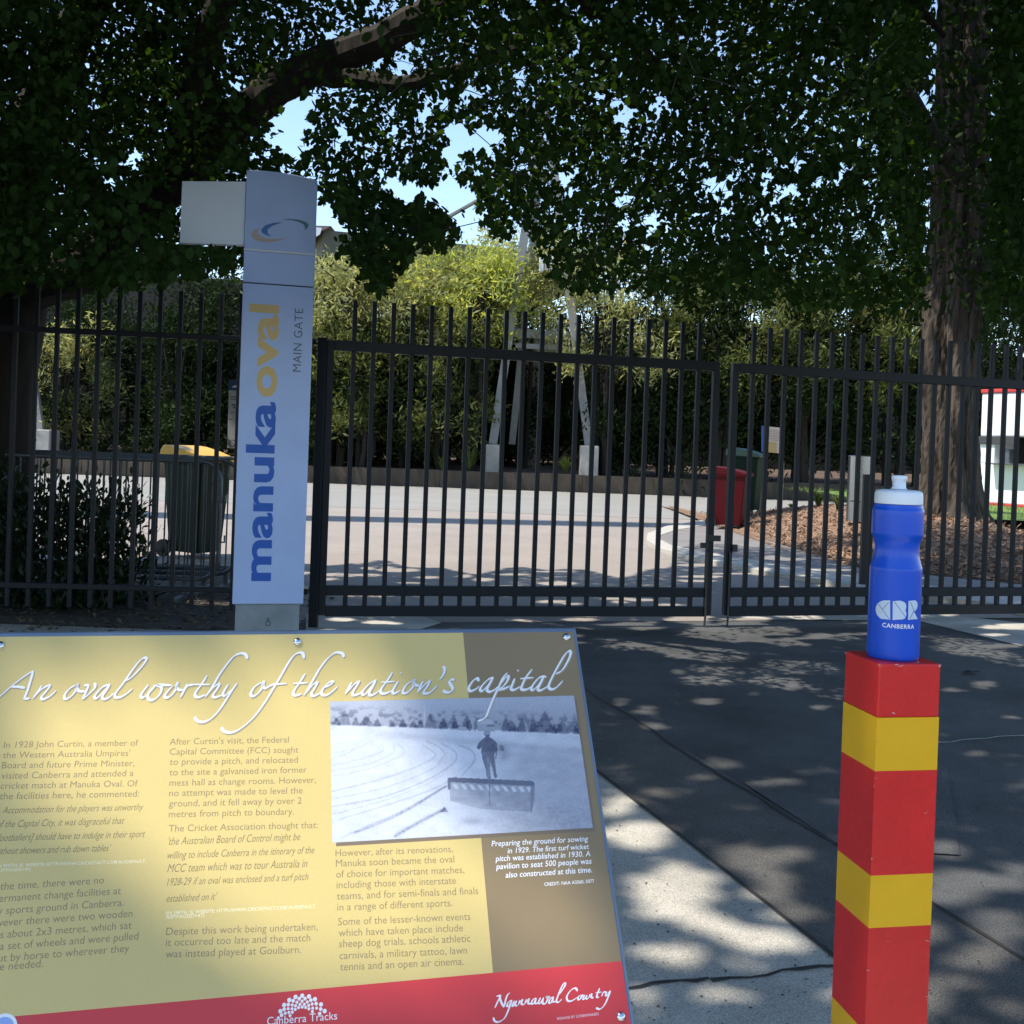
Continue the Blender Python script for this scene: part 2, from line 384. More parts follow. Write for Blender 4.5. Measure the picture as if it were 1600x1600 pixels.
M['greyink'] = mat('grey_print', (.07, .085, .13), .5); M['peach'] = mat('peach_print', (.52, .40, .33), .5); M['teal'] = mat('teal_print', (.06, .20, .20), .5); M['midblue'] = mat('mid_blue_print', (.04, .16, .45), .5)
def sp(u, z, o=0.): q = base + sdir * u - sn * o; return Vector((q.x, q.y, z))
zb = SL.z; tl = suz(sgn(385.6, 265.6)); tr = suz(sgn(496.5, 282.3))
DEP = .16
def panel(z0, z1l, z1r, name, bulge=0.):
    top = []
    for i in range(13):
        t = i / 12; top.append(sp(SW * (1 - t), z1r + (z1l - z1r) * t + bulge * 4 * t * (1 - t)))
    mb = MB(); mb.prism([sp(0, z0), sp(SW, z0)] + top, sn * DEP); return build(mb, name, M['sign'], ps, bevel=.003)
g1 = suz(sgn(379.6, 441))[1]; g2 = suz(sgn(381.5, 388.5))[1]
panel(zb, g1 - .004, g1 - .004, 'lettered_panel'); F_LET = [o for o in bpy.data.objects if o.name == 'lettered_panel'][0]; panel(g1 + .004, g2 - .011, g2 - .011, 'middle_panel')
F_CRN = panel(g2 + .004, tl[1], tr[1] + .0, 'crown_panel', bulge=.018)
mb = MB(); mb.obox(sp(SW / 2, g2 - .0035, .001), sdir * SW / 2, sn * .0, (0, 0, .005)); 
mb = MB(); mb.obox(sp(SW / 2, g2 - .0035) + sn * (DEP / 2 - .002), sdir * (SW / 2 + .002), sn * (DEP / 2 + .002), (0, 0, .0068)); build(mb, 'white_strip', M['white'], ps)
mb = MB(); mb.obox(sp(SW / 2, g1) + sn * (DEP / 2 + .004), sdir * (SW / 2 - .006), sn * (DEP / 2), (0, 0, .0042)); build(mb, 'groove', M['black'], ps)
# plinth
mb = MB(); mb.obox(sp(SW / 2 + .0, zb / 2) + sn * .085, sdir * (SW / 2 - .022), sn * .06, (0, 0, zb / 2 - .001)); build(mb, 'plinth', mat('grey_plinth', (.26, .29, .30), .7, var=.2, scale=4, bump=.15), ps, bevel=.006)
bq = sgn(419, 975, 0); 
mb = MB(); bc = sp(suz(bq)[0], suz(bq)[1], -.024)
for k in range(24):
    a0, a1_ = 2 * math.pi * k / 24, 2 * math.pi * (k + 1) / 24
    mb.tube([bc + sdir * .016 * math.cos(a0) + Vector((0, 0, .016 * math.sin(a0))), bc + sdir * .016 * math.cos(a1_) + Vector((0, 0, .016 * math.sin(a1_)))], .003, 5)
mb.obox(bc + Vector((0, 0, .03)), sdir * .006, sn * .004, (0, 0, .009)); build(mb, 'lock_ring', M['galv'], ps)
# white side panel
q0 = [suz(sgn(*p)) for p in ((284, 280), (385, 281), (381, 381), (280, 377.5))]
mb = MB(); mb.prism([sp(q0[3][0], q0[3][1], -.05), sp(-.002, q0[2][1], -.05), sp(-.002, q0[1][1], -.05), sp(q0[0][0], q0[0][1], -.05)], sn * .06); build(mb, 'side_panel', M['signwhite'], ps, bevel=.003)
# printed lettering: read upwards
def sign_text(body, x_base_bot, y_bot, x_base_top, y_top, m, name, xh, off, spacing=1., lift=.0015):
    A = sgn(x_base_bot, y_bot, lift); B = sgn(x_base_top, y_top, lift); V, Fc = text_shape(body, off, 0, spacing)
    w = V[:, 0].max(); ex = (B - A) / w; ey = -sdir * xh
    mb = MB(); mb.add([A + ex * float(v[0]) + ey * float(v[1]) for v in V], Fc); return build(mb, name, m, F_LET)
xm = 32.5 * PD / F_PX / .545
sign_text('manuka', 421.5, 908, 429.5, 628.5, M['blueink'], 'manuka_lettering', xm, .028, 1.0)
sign_text('oval', 430.5, 621, 434.5, 477, M['gold'], 'oval_lettering', xm * 1.03, .028, 1.0)
sign_text('MAIN GATE', 470, 581, 473.5, 482.5, M['greyink'], 'gate_lettering', 13.5 * PD / F_PX / .727, -.004, 1.08)
def sign_poly(pts, m, name):
    P = [sgn(350 + x / 8, 250 + y / 8, .0015) for x, y in pts]; mb = MB(); mb.add(P, [tuple(range(len(P)))]); return build(mb, name, m, F_CRN)
sign_poly([(735, 778), (620, 785), (520, 815), (465, 870), (475, 910), (530, 940), (595, 955), (545, 915), (545, 870), (600, 825)], M['midblue'], 'blue_swoosh')
sign_poly([(720, 748), (820, 737), (940, 747), (1030, 780), (1058, 812), (1040, 850), (1010, 882), (1012, 848), (1000, 810), (940, 775), (840, 752)], M['teal'], 'teal_swoosh')
sign_poly([(435, 845), (370, 880), (340, 930), (365, 985), (440, 1020), (560, 1030), (680, 1010), (790, 975), (680, 985), (560, 985), (470, 965), (420, 920)], M['peach'], 'peach_swoosh')

# ------------------------------------------------------------------ information panel
psi, tilt = math.radians(14.37), math.radians(56.57)
Pa = Vector((math.cos(psi), math.sin(psi), 0)); Ph = Vector((-math.sin(psi), math.cos(psi), 0))
Pb = Ph * math.cos(tilt) + Vector((0, 0, math.sin(tilt))); Pn = Pa.cross(Pb)      # Pn points out of the face
PO = at(900, 979.5, 1.36)
def puv(px, py):
    r = ray(px, py); t = (PO - CAM).dot(Pn) / r.dot(Pn); d = CAM + r * t - PO; return d.dot(Pa), d.dot(Pb)
def pp(u, v, h=0.): return PO + Pa * u + Pb * v + Pn * h
def ppx(px, py, h=0.): u, v = puv(px, py); return pp(u, v, h)
PW, PH = .700, .462
pb_ = pp(-PW / 2, -PH, -.05)
ip = thing('information_panel', 'slanted yellow history panel titled An oval worthy of the nation\'s capital', 'sign', (pb_.x, pb_.y + .1, 0))
M['tray'] = mat('blue_grey_steel_tray', (.16, .21, .28), .32, metal=.35, var=.08, scale=8)
M['yellow'] = mat('yellow_panel_print', (.64, .495, .185), .40, var=.03, scale=3, speck=.02, sscale=400)
M['brown'] = mat('brown_panel_print', (.26, .19, .10), .42, var=.06, scale=4)
M['red'] = mat('red_panel_print', (.62, .048, .050), .42, var=.03, scale=4)
M['title'] = mat('white_print', (.86, .86, .88), .45); M['tshadow'] = mat('title_drop_shadow_print', (.40, .32, .24), .45)
M['txt'] = mat('brown_text_print', (.27, .20, .10), .5); M['quote'] = mat('quote_text_print', (.22, .165, .075), .5); M['paletxt'] = mat('pale_yellow_text', (.88, .80, .52), .5)
def pbox(u0, v0, u1, v1, h0, h1, name, m, bevel=0., parent=ip):
    mb = MB(); mb.obox(pp((u0 + u1) / 2, (v0 + v1) / 2, (h0 + h1) / 2), Pa * (u1 - u0) / 2, Pb * (v1 - v0) / 2, Pn * (h1 - h0) / 2); return build(mb, name, m, parent, bevel=bevel)
pbox(-PW, -PH, 0, 0, -.022, 0, 'tray', M['tray'], .003)
IN = .0075
ub = puv(745, 1240)[0]; vr = (puv(500, 1547.5)[1] + puv(970, 1507)[1] + puv(0, 1582)[1]) / 3
F_YEL = pbox(-PW + IN, vr, ub, -IN, .0002, .002, 'yellow_face', M['yellow'])
F_BRN = pbox(ub, vr, -IN + .002, -IN, .0002, .002, 'brown_face', M['brown'])
F_RED = pbox(-PW + IN, -PH + IN, -IN + .002, vr, .0002, .002, 'red_footer', M['red'])
for u, v in ((-.680, -.0180), (-.353, -.0175), (-.0155, -.0150), (-.0155, -.4465), (-.353, -.4465), (-.680, -.4465)):
    mb = MB(); prof = [(.0052 * math.cos(t), .0038 * math.sin(t)) for t in np.linspace(0, math.pi / 2 * .98, 7)]
    for i in range(len(prof) - 1):
        pass
    nn = 14; vs = []
    for r_, h_ in prof:
        for j in range(nn):
            a = 2 * math.pi * j / nn; vs.append(pp(u + r_ * math.cos(a), v + r_ * math.sin(a), .0022 + h_))
    k = len(prof); mb.add(vs, [(i * nn + j, i * nn + (j + 1) % nn, (i + 1) * nn + (j + 1) % nn, (i + 1) * nn + j) for i in range(k - 1) for j in range(nn)] + [tuple(range((k - 1) * nn, k * nn))])
    build(mb, 'screw', M['steelcap'], ip, smooth=True)
for u in (-.56, -.14):
    t0 = pp(u, -.20, -.03); mb = MB(); mb.bar((t0.x, t0.y + .03, 0), (t0.x, t0.y + .03, t0.z), .06, .06); build(mb, 'leg', M['tray'], ip, bevel=.004)
# the printed photograph
q = [puv(*p) for p in ((512.4, 1097.8), (896.8, 1087.2), (924.7, 1294.2), (522.4, 1317.2))]
U0, U1 = (q[0][0] + q[3][0]) / 2, (q[1][0] + q[2][0]) / 2; V1, V0 = (q[0][1] + q[1][1]) / 2, (q[2][1] + q[3][1]) / 2
M['psh'] = mat('print_shadow_tone', (.20, .15, .10), .5)
pbox(U0 + .004, V0 - .004, U1 + .003, V1 - .004, .0010, .00203, 'print_shadow', M['psh'])
def catmull(pts, k=6):
    if len(pts) < 3: return pts
    P = [pts[0]] + list(pts) + [pts[-1]]; out = []
    for i in range(1, len(P) - 2):
        p0, p1, p2, p3 = (np.array(P[j], float) for j in (i - 1, i, i + 1, i + 2))
        for t in np.linspace(0, 1, k, endpoint=False):
            out.append(tuple(.5 * (2 * p1 + (p2 - p0) * t + (2 * p0 - 5 * p1 + 4 * p2 - p3) * t * t + (3 * p1 - p0 - 3 * p2 + p3) * t ** 3)))
    out.append(tuple(pts[-1])); return out
def vnoise(x, y, seed):
    g = np.random.default_rng(seed).random((256, 256)); i = np.floor(x).astype(int); j = np.floor(y).astype(int); fx_ = x - i; fy_ = y - j
    fx_ = fx_ * fx_ * (3 - 2 * fx_); fy_ = fy_ * fy_ * (3 - 2 * fy_); h = lambda a, b: g[a % 256, b % 256]
    return (h(i, j) * (1 - fx_) + h(i + 1, j) * fx_) * (1 - fy_) + (h(i, j + 1) * (1 - fx_) + h(i + 1, j + 1) * fx_) * fy_
def fbm(x, y, seed, o=4): return sum(vnoise(x * 2 ** k, y * 2 ** k, seed + k) * .5 ** (k + 1) for k in range(o)) / (1 - .5 ** o)
NXp, NYp = 380, 216
uu, vv = np.meshgrid(np.linspace(0, 1, NXp), np.linspace(0, 1, NYp))
cor = [(43, 62), (1380, 25), (1477, 745), (78, 825)]     # corners in tracing units: TL TR BR BL
X_ = (cor[0][0] * (1 - uu) + cor[1][0] * uu) * (1 - vv) + (cor[3][0] * (1 - uu) + cor[2][0] * uu) * vv
Y_ = (cor[0][1] * (1 - uu) + cor[1][1] * uu) * (1 - vv) + (cor[3][1] * (1 - uu) + cor[2][1] * uu) * vv
hor = 192 + (X_ - 50) * .036
tone = .90 - .10 * np.clip((X_ - 700) / 700, 0, 1) + (fbm(X_ / 60, Y_ / 30, 11) - .5) * .14
def soft(d, w): return np.clip(.5 - d / w, 0, 1)
band = np.exp(-((Y_ - (225 + (X_ - 50) * .085)) / 22) ** 2) * np.clip((X_ - 200) / 300, 0, 1); tone -= .12 * band      # darker strip of turf
wedge = soft(260 + (X_ - 600) * .14 - Y_, 60) * np.clip((X_ - 860) / 250, 0, 1); tone -= .13 * wedge
tone -= (fbm(X_ / 14, Y_ / 9, 31) - .35) * .18 * np.clip((X_ - 700) / 500, 0, 1) * np.clip((Y_ - 520) / 200, 0, 1)
skyt = .80 - .10 * np.clip((X_ - 300) / 700, 0, 1) - .10 * np.clip((Y_ - 60) / 130, 0, 1)
isk = soft(Y_ - hor, 8); tone = tone * (1 - isk) + skyt * isk
wood = np.clip((fbm(X_ / 26, Y_ / 20, 51) - .47) * 5, 0, 1) * isk * np.clip((Y_ - hor + 120) / 50, 0, 1); tone -= .24 * wood
for k_, (x0, w0, h0) in enumerate([(120, 30, 90), (180, 17, 42), (235, 32, 56), (293, 18, 46), (372, 16, 26), (428, 18, 50), (485, 20, 40), (522, 16, 50), (580, 32, 84), (645, 24, 62), (710, 18, 64), (775, 26, 84), (992, 24, 80), (1035, 26, 45), (1080, 22, 78), (1145, 24, 86), (1210, 40, 124), (1310, 36, 74), (1265, 14, 54), (1395, 20, 70), (80, 20, 40)]):
    yb = 196 + (x0 - 50) * .036; q_ = np.clip((yb - Y_) / h0, 0, 1); ww = w0 * (1.05 - q_ ** 1.6) * (.75 + .6 * fbm(X_ / 9, Y_ / 9, 70 + k_, 3))
    tone -= (.30 if w0 < 30 else .22) * soft(np.abs(X_ - x0) - ww, 7) * (Y_ < yb + 2) * (Y_ > yb - h0) * (.6 + .8 * fbm(X_ / 6, Y_ / 6, 90 + k_, 3))
def seg_d(pts):
    d = np.full(X_.shape, 1e9)
    for (xa, ya), (xb, yb) in zip(pts[:-1], pts[1:]):
        L2 = (xb - xa) ** 2 + (yb - ya) ** 2 + 1e-9; t = np.clip(((X_ - xa) * (xb - xa) + (Y_ - ya) * (yb - ya)) / L2, 0, 1)
        d = np.minimum(d, np.hypot(X_ - xa - t * (xb - xa), Y_ - ya - t * (yb - ya)))
    return d
brk = .35 + 1.1 * fbm(X_ / 7, Y_ / 7, 131, 3)
for c, w, a_ in [([(70, 640), (330, 590), (560, 500), (690, 420), (722, 372), (700, 335), (640, 300)], 4, .20), ([(100, 710), (420, 610), (600, 545), (720, 480)], 3.5, .16), ([(190, 775), (420, 680), (670, 530)], 5, .30), ([(300, 722), (450, 655), (660, 532)], 4, .25), ([(400, 790), (520, 722), (660, 650)], 8, .34),
       ([(70, 560), (300, 500), (500, 430), (600, 375), (592, 345), (540, 310)], 3.5, .17), ([(750, 475), (800, 420), (822, 372), (790, 330), (730, 310)], 4, .2), ([(620, 410), (655, 355), (610, 310), (560, 290)], 3.5, .16), ([(60, 480), (250, 440), (400, 380), (440, 340), (400, 300)], 3, .12), ([(60, 420), (200, 390), (320, 345), (320, 310)], 3, .11), ([(70, 350), (180, 330), (240, 300)], 3, .1), ([(120, 800), (300, 720)], 4, .15), ([(58, 385), (150, 350), (190, 310)], 3, .1), ([(58, 450), (260, 410), (380, 350), (385, 312)], 3, .1), ([(72, 600), (320, 545), (540, 465), (650, 395), (668, 350)], 3, .14), ([(80, 680), (360, 600), (540, 530), (650, 470)], 3, .13)]:
    tone -= a_ * np.exp(-(seg_d(catmull(c, 5)) / w) ** 2) * brk
tone -= .25 * np.exp(-(seg_d([(542, 92), (546, 205)]) / 2.5) ** 2) * -1 * .6
def pm(pts, w=5):
    m = inpoly(X_, Y_, pts).astype(float); return m
hut = pm([(832, 178), (850, 165), (905, 160), (932, 190), (930, 232), (835, 230)]); tone = tone * (1 - hut) + (.62 + .1 * (Y_ < 188)) * hut
for p_, v_ in (([(886, 195), (930, 195), (930, 204), (886, 204)], .35), ([(786, 185), (795, 185), (795, 228), (786, 228)], .35), ([(815, 180), (822, 180), (822, 230), (815, 230)], .38), ([(720, 225), (735, 205), (770, 205), (780, 228)], .66)): m_ = pm(p_); tone = tone * (1 - m_) + v_ * m_
tone -= .22 * np.exp(-(((X_ - 975) / 34) ** 2 + ((Y_ - 355) / 40) ** 2)) * (.5 + fbm(X_ / 16, Y_ / 16, 171)) ; m_ = pm([(950, 308), (972, 304), (984, 322), (978, 340), (952, 336)]); tone -= .2 * m_
roll = pm([(680, 505), (1142, 520), (1134, 666), (1000, 660), (850, 650), (690, 610)]); tone = tone * (1 - roll) + (.66 + (fbm(X_ / 50, Y_ / 30, 191) - .5) * .25 - .06 * (X_ - 680) / 460) * roll
for k in range(10): m_ = pm([(700 + 45 * k, 520 + 1.6 * k), (722 + 45 * k, 521 + 1.6 * k), (735 + 45 * k, 548 + 1.6 * k), (716 + 45 * k, 547 + 1.6 * k)]); tone = np.maximum(tone, .88 * m_)
for p_, v_ in (([(672, 488), (700, 485), (1140, 502), (1154, 516), (1146, 530), (700, 510), (680, 514)], .36), ([(670, 495), (686, 505), (690, 550), (677, 550)], .4), ([(1128, 526), (1152, 526), (1148, 600), (1135, 666), (1126, 666)], .48), ([(898, 515), (905, 515), (904, 640), (899, 640)], .42)): m_ = pm(p_); tone = tone * (1 - m_) + v_ * m_
dust = np.exp(-(((X_ - 770) / 120) ** 2 + ((Y_ - 655) / 70) ** 2)); tone = tone * (1 - .55 * dust) + .86 * .55 * dust
tone -= .20 * np.exp(-(((X_ - 800) / 60) ** 2 + ((Y_ - 715) / 18) ** 2)); tone -= .3 * pm([(630, 668), (655, 640), (682, 668)])
man = pm([(878, 262), (902, 264), (925, 278), (943, 300), (947, 335), (938, 352), (930, 345), (928, 375), (935, 430), (942, 480), (930, 492), (918, 440), (905, 400), (903, 440), (908, 495), (890, 498), (880, 440), (862, 385), (855, 345), (858, 318), (845, 334), (828, 325), (838, 300), (858, 278)])
tone = tone * (1 - man) + (.20 + .16 * fbm(X_ / 18, Y_ / 22, 211) + .10 * (Y_ > 345) + .14 * np.exp(-((X_ - 893) / 9) ** 2) * (Y_ > 370)) * man
m_ = pm([(866, 252), (870, 230), (888, 221), (904, 230), (907, 250)]); tone = tone * (1 - m_) + .58 * m_; m_ = pm([(874, 250), (902, 250), (898, 266), (880, 266)]); tone = tone * (1 - m_) + .3 * m_
m_ = pm([(936, 345), (944, 345), (938, 385), (932, 385)]); tone = tone * (1 - m_) + .4 * m_
tone += np.random.default_rng(5).normal(size=tone.shape) * .028
tone = np.clip(tone, .03, 1)
lo_, hi_ = np.array([.035, .045, .10]), np.array([.70, .73, .82]); cc_ = lo_ + (hi_ - lo_) * (tone ** 1.8)[..., None]
VV = [pp(U0 + (U1 - U0) * a, V1 + (V0 - V1) * b, .0021) - ip.location for b in np.linspace(0, 1, NYp) for a in np.linspace(0, 1, NXp)]
me = bpy.data.meshes.new('printed_photograph'); me.from_pydata([tuple(v) for v in VV], [], [(j * NXp + i, (j + 1) * NXp + i, (j + 1) * NXp + i + 1, j * NXp + i + 1) for j in range(NYp - 1) for i in range(NXp - 1)])
ca_ = me.color_attributes.new('print', 'FLOAT_COLOR', 'POINT'); ca_.data.foreach_set('color', np.concatenate([cc_, np.ones(cc_.shape[:2] + (1,))], 2).astype(np.float32).ravel())
M['ph'] = mat('archive_photo_print', (.6, .6, .7), .42); nt_ = M['ph'].node_tree; at_ = nt_.nodes.new('ShaderNodeAttribute'); at_.attribute_name = 'print'; nt_.links.new(at_.outputs['Color'], nt_.nodes['Principled BSDF'].inputs['Base Color'])
me.materials.append(M['ph']); pr = bpy.data.objects.new('printed_photograph', me); COL.objects.link(pr); pr.parent = ip

# broad-nib lettering traced as strokes
NIB = math.radians(40)
def nib(strokes, wmax, wmin, h, dx=0., dy=0.):
    mb = MB()
    nv = (math.cos(NIB), -math.sin(NIB))
    for s_ in strokes:
        P = catmull(s_, 6) if len(s_) > 2 else [tuple(np.array(s_[0]) + (np.array(s_[1]) - np.array(s_[0])) * t) for t in np.linspace(0, 1, 4)]
        L = []
        for i in range(len(P)):
            a = np.array(P[max(i - 1, 0)]); b = np.array(P[min(i + 1, len(P) - 1)]); t = (b - a); t = t / (np.hypot(*t) or 1); nrm = np.array((-t[1], t[0]))
            s = abs(nrm[0] * nv[0] + nrm[1] * nv[1]); w = wmin + (wmax - wmin) * s
            taper = min(1, .45 + .55 * min(i, len(P) - 1 - i) / 2.5)
            L.append((np.array(P[i]) - nrm * w * taper / 2, np.array(P[i]) + nrm * w * taper / 2))
        vs = [];
        for l, r in L: vs += [ppx(l[0] + dx, l[1] + dy, h), ppx(r[0] + dx, r[1] + dy, h)]
        mb.add(vs, [(2 * i, 2 * i + 1, 2 * i + 3, 2 * i + 2) for i in range(len(L) - 1)]); h += .0000015
    return mb
def S(ox, oy, sc, *st): return [[(ox + x / sc, oy + y / sc) for x, y in s] for s in st]
T = []
T += S(0, 1010, 10.667, [(-90, 925), (40, 815), (200, 675), (400, 520), (560, 418)], [(560, 415), (520, 560), (465, 740), (420, 860), (440, 885), (500, 875)], [(195, 690), (300, 685), (425, 705)],
       [(700, 665), (640, 760), (550, 885)], [(565, 860), (680, 740), (800, 668), (830, 680), (760, 780), (695, 860), (725, 893), (840, 840), (940, 745)],
       [(1260, 655), (1150, 730), (1080, 830), (1095, 888), (1180, 850), (1270, 740), (1305, 630), (1290, 690), (1320, 755), (1420, 762)],
       [(1400, 668), (1470, 665), (1440, 760), (1390, 880), (1480, 810), (1570, 720), (1590, 660), (1575, 620)])
T += S(140, 1010, 10.667, [(340, 640), (220, 690), (130, 780), (85, 850), (125, 875), (220, 790), (340, 640)], [(345, 635), (280, 750), (215, 850), (245, 892), (330, 860), (405, 790)],
       [(600, 590), (720, 510), (860, 360), (945, 240), (925, 200), (840, 250), (720, 400), (560, 630), (430, 800), (440, 862), (530, 852), (640, 785), (715, 715)],
       [(985, 650), (910, 740), (855, 830), (890, 865), (970, 810), (1060, 710), (1095, 650)], [(1095, 660), (1020, 740), (970, 840), (1015, 908), (1110, 875), (1185, 780), (1195, 690), (1130, 655), (1370, 660)],
       [(1395, 665), (1320, 740), (1255, 830), (1285, 868), (1360, 830), (1440, 720), (1470, 605), (1450, 680), (1490, 738), (1560, 730)])
T += S(210, 1010, 8.889, [(735, 530), (690, 620), (640, 718)], [(690, 620), (750, 555), (830, 540)], [(1012, 412), (930, 540), (850, 650), (850, 705), (900, 715), (990, 680)], [(830, 540), (1050, 540)],
       [(1568, 185), (1540, 122), (1470, 108), (1380, 150), (1290, 250), (1170, 420), (1090, 560), (985, 715)], [(1000, 690), (1090, 585), (1180, 528), (1150, 600), (1090, 690), (1120, 718), (1210, 690)],
       [(1305, 535), (1250, 620), (1230, 680), (1265, 690), (1340, 620)], [(1425, 520), (1350, 625), (1270, 755), (1180, 890), (1080, 1000), (980, 1055), (900, 1055), (855, 1025), (843, 985)])
T += S(330, 1010, 8.889, [(695, 508), (600, 575), (550, 660), (570, 702), (640, 670), (710, 575), (732, 488), (715, 540), (750, 592), (830, 550), (900, 528)],
       [(1288, 178), (1270, 110), (1220, 97), (1140, 142), (1050, 270), (960, 430), (860, 595), (740, 790), (600, 980), (450, 1120), (320, 1195), (220, 1203), (165, 1175), (143, 1132)], [(840, 538), (1045, 525)])
T += S(440, 1010, 10.667, [(392, 462), (300, 610), (210, 740), (195, 805), (240, 828), (330, 800)], [(190, 632), (430, 618)],
       [(1033, 195), (1010, 135), (930, 112), (850, 142), (740, 240), (620, 400), (540, 540), (370, 828)], [(400, 790), (500, 665), (592, 612), (540, 720), (495, 805), (530, 838), (610, 805), (670, 765)],
       [(700, 700), (800, 655), (852, 612), (815, 600), (740, 655), (668, 755), (675, 815), (745, 822), (840, 765), (930, 680)],
       [(1165, 605), (1120, 690), (1060, 805)], [(1080, 780), (1180, 665), (1285, 592), (1250, 665), (1180, 785), (1205, 825), (1290, 800), (1350, 745)],
       [(1560, 570), (1450, 645), (1350, 755), (1345, 812), (1400, 800), (1490, 690), (1570, 565)], [(1572, 562), (1510, 690), (1455, 795), (1490, 828), (1570, 790), (1640, 735)])
T += S(580, 1010, 10.667, [(352, 438), (270, 570), (180, 690), (150, 765), (185, 798), (250, 790), (335, 750)], [(160, 612), (385, 595)], [(445, 590), (390, 680), (350, 765), (385, 795), (480, 745)], [(484, 452), (496, 466)], [(496, 452), (484, 466)],
       [(665, 588), (580, 655), (520, 760), (550, 793), (625, 760), (695, 670), (712, 555), (700, 610), (735, 655), (790, 665)], [(860, 590), (820, 660), (765, 780)], [(780, 760), (880, 655), (972, 582), (930, 675), (868, 775), (900, 798), (985, 770), (1095, 660)],
       [(1190, 340), (1218, 400), (1190, 490), (1135, 565)], [(1385, 568), (1325, 568), (1298, 612), (1340, 685), (1345, 742), (1290, 778), (1230, 772), (1188, 740)])
T += S(720, 1010, 8.889, [(238, 495), (222, 452), (160, 490), (105, 580), (120, 628), (185, 610), (255, 560)], [(450, 435), (370, 472), (290, 552), (262, 612), (300, 622), (380, 540), (445, 438)], [(445, 435), (390, 540), (358, 615), (400, 638), (470, 605), (505, 570)],
       [(642, 372), (580, 445), (520, 570), (450, 720), (390, 870), (345, 980), (295, 1025), (228, 1045)], [(540, 535), (600, 455), (652, 422), (640, 485), (570, 575), (500, 612), (600, 595), (680, 555)], [(742, 455), (700, 560), (692, 602), (735, 612), (820, 565)],
       [(779, 339), (790, 350)], [(790, 339), (779, 350)], [(985, 322), (900, 435), (840, 560), (840, 607), (905, 607), (980, 565)], [(818, 458), (1000, 442)], [(1150, 418), (1070, 452), (990, 550), (972, 605), (1010, 607), (1090, 522), (1150, 412)], [(1150, 412), (1100, 522), (1062, 605), (1100, 618), (1170, 582), (1225, 540)], [(1145, 425), (1180, 432)],
       [(1310, 395), (1400, 338), (1480, 210), (1517, 110), (1500, 75), (1440, 120), (1350, 270), (1270, 420), (1212, 555), (1240, 602), (1310, 585), (1410, 485)])
build(nib(T, 5.2, 1.5, .00225, 1.3, 1.3), 'title_shadow_lettering', M['tshadow'], ip)
build(nib(T, 5.2, 1.5, .00250), 'title_lettering', M['title'], ip)
NG = S(750, 1530, 7.619, [(190, 208), (238, 200), (205, 270), (172, 345)], [(225, 205), (245, 270), (280, 338)], [(280, 335), (300, 250), (322, 190), (352, 165)], [(372, 250), (330, 280), (315, 318), (340, 320), (375, 250)], [(375, 250), (340, 350), (290, 460), (220, 510), (170, 500), (155, 455)],
       [(405, 258), (380, 310), (392, 320), (430, 255)], [(432, 255), (412, 310), (440, 318)], [(470, 250), (448, 312)], [(452, 300), (500, 242), (488, 292), (514, 306)], [(546, 240), (522, 306)], [(526, 294), (578, 234), (566, 285), (600, 296)], [(660, 225), (622, 250), (608, 290), (635, 290), (665, 225)], [(665, 225), (650, 285), (682, 290)],
       [(715, 220), (690, 280), (715, 285), (752, 220)], [(750, 222), (738, 285), (775, 290), (802, 225), (780, 212), (832, 215)], [(868, 212), (830, 235), (815, 280), (840, 280), (870, 210)], [(870, 210), (858, 265), (890, 270)],
       [(920, 205), (985, 115), (1010, 62), (990, 55), (950, 130), (915, 220), (903, 265), (930, 275), (968, 238)], [(1152, 145), (1132, 110), (1080, 130), (1030, 200), (1035, 255), (1080, 262), (1152, 220)], [(1192, 190), (1163, 215), (1165, 245), (1190, 235), (1205, 195), (1222, 205)], [(1240, 188), (1220, 235), (1240, 235), (1268, 190)], [(1268, 190), (1255, 230), (1278, 235)],
       [(1305, 180), (1285, 232)], [(1290, 220), (1322, 175), (1318, 215), (1345, 225)], [(1418, 108), (1390, 180), (1383, 215), (1412, 215)], [(1370, 166), (1440, 155)], [(1460, 155), (1440, 208)], [(1445, 185), (1470, 155), (1492, 160)], [(1505, 150), (1490, 190), (1510, 195), (1540, 140)], [(1548, 138), (1520, 210), (1480, 300), (1430, 355), (1390, 352), (1383, 335)])
build(nib(NG, 3.6, 1.2, .00206), 'country_lettering', M['title'], F_RED)
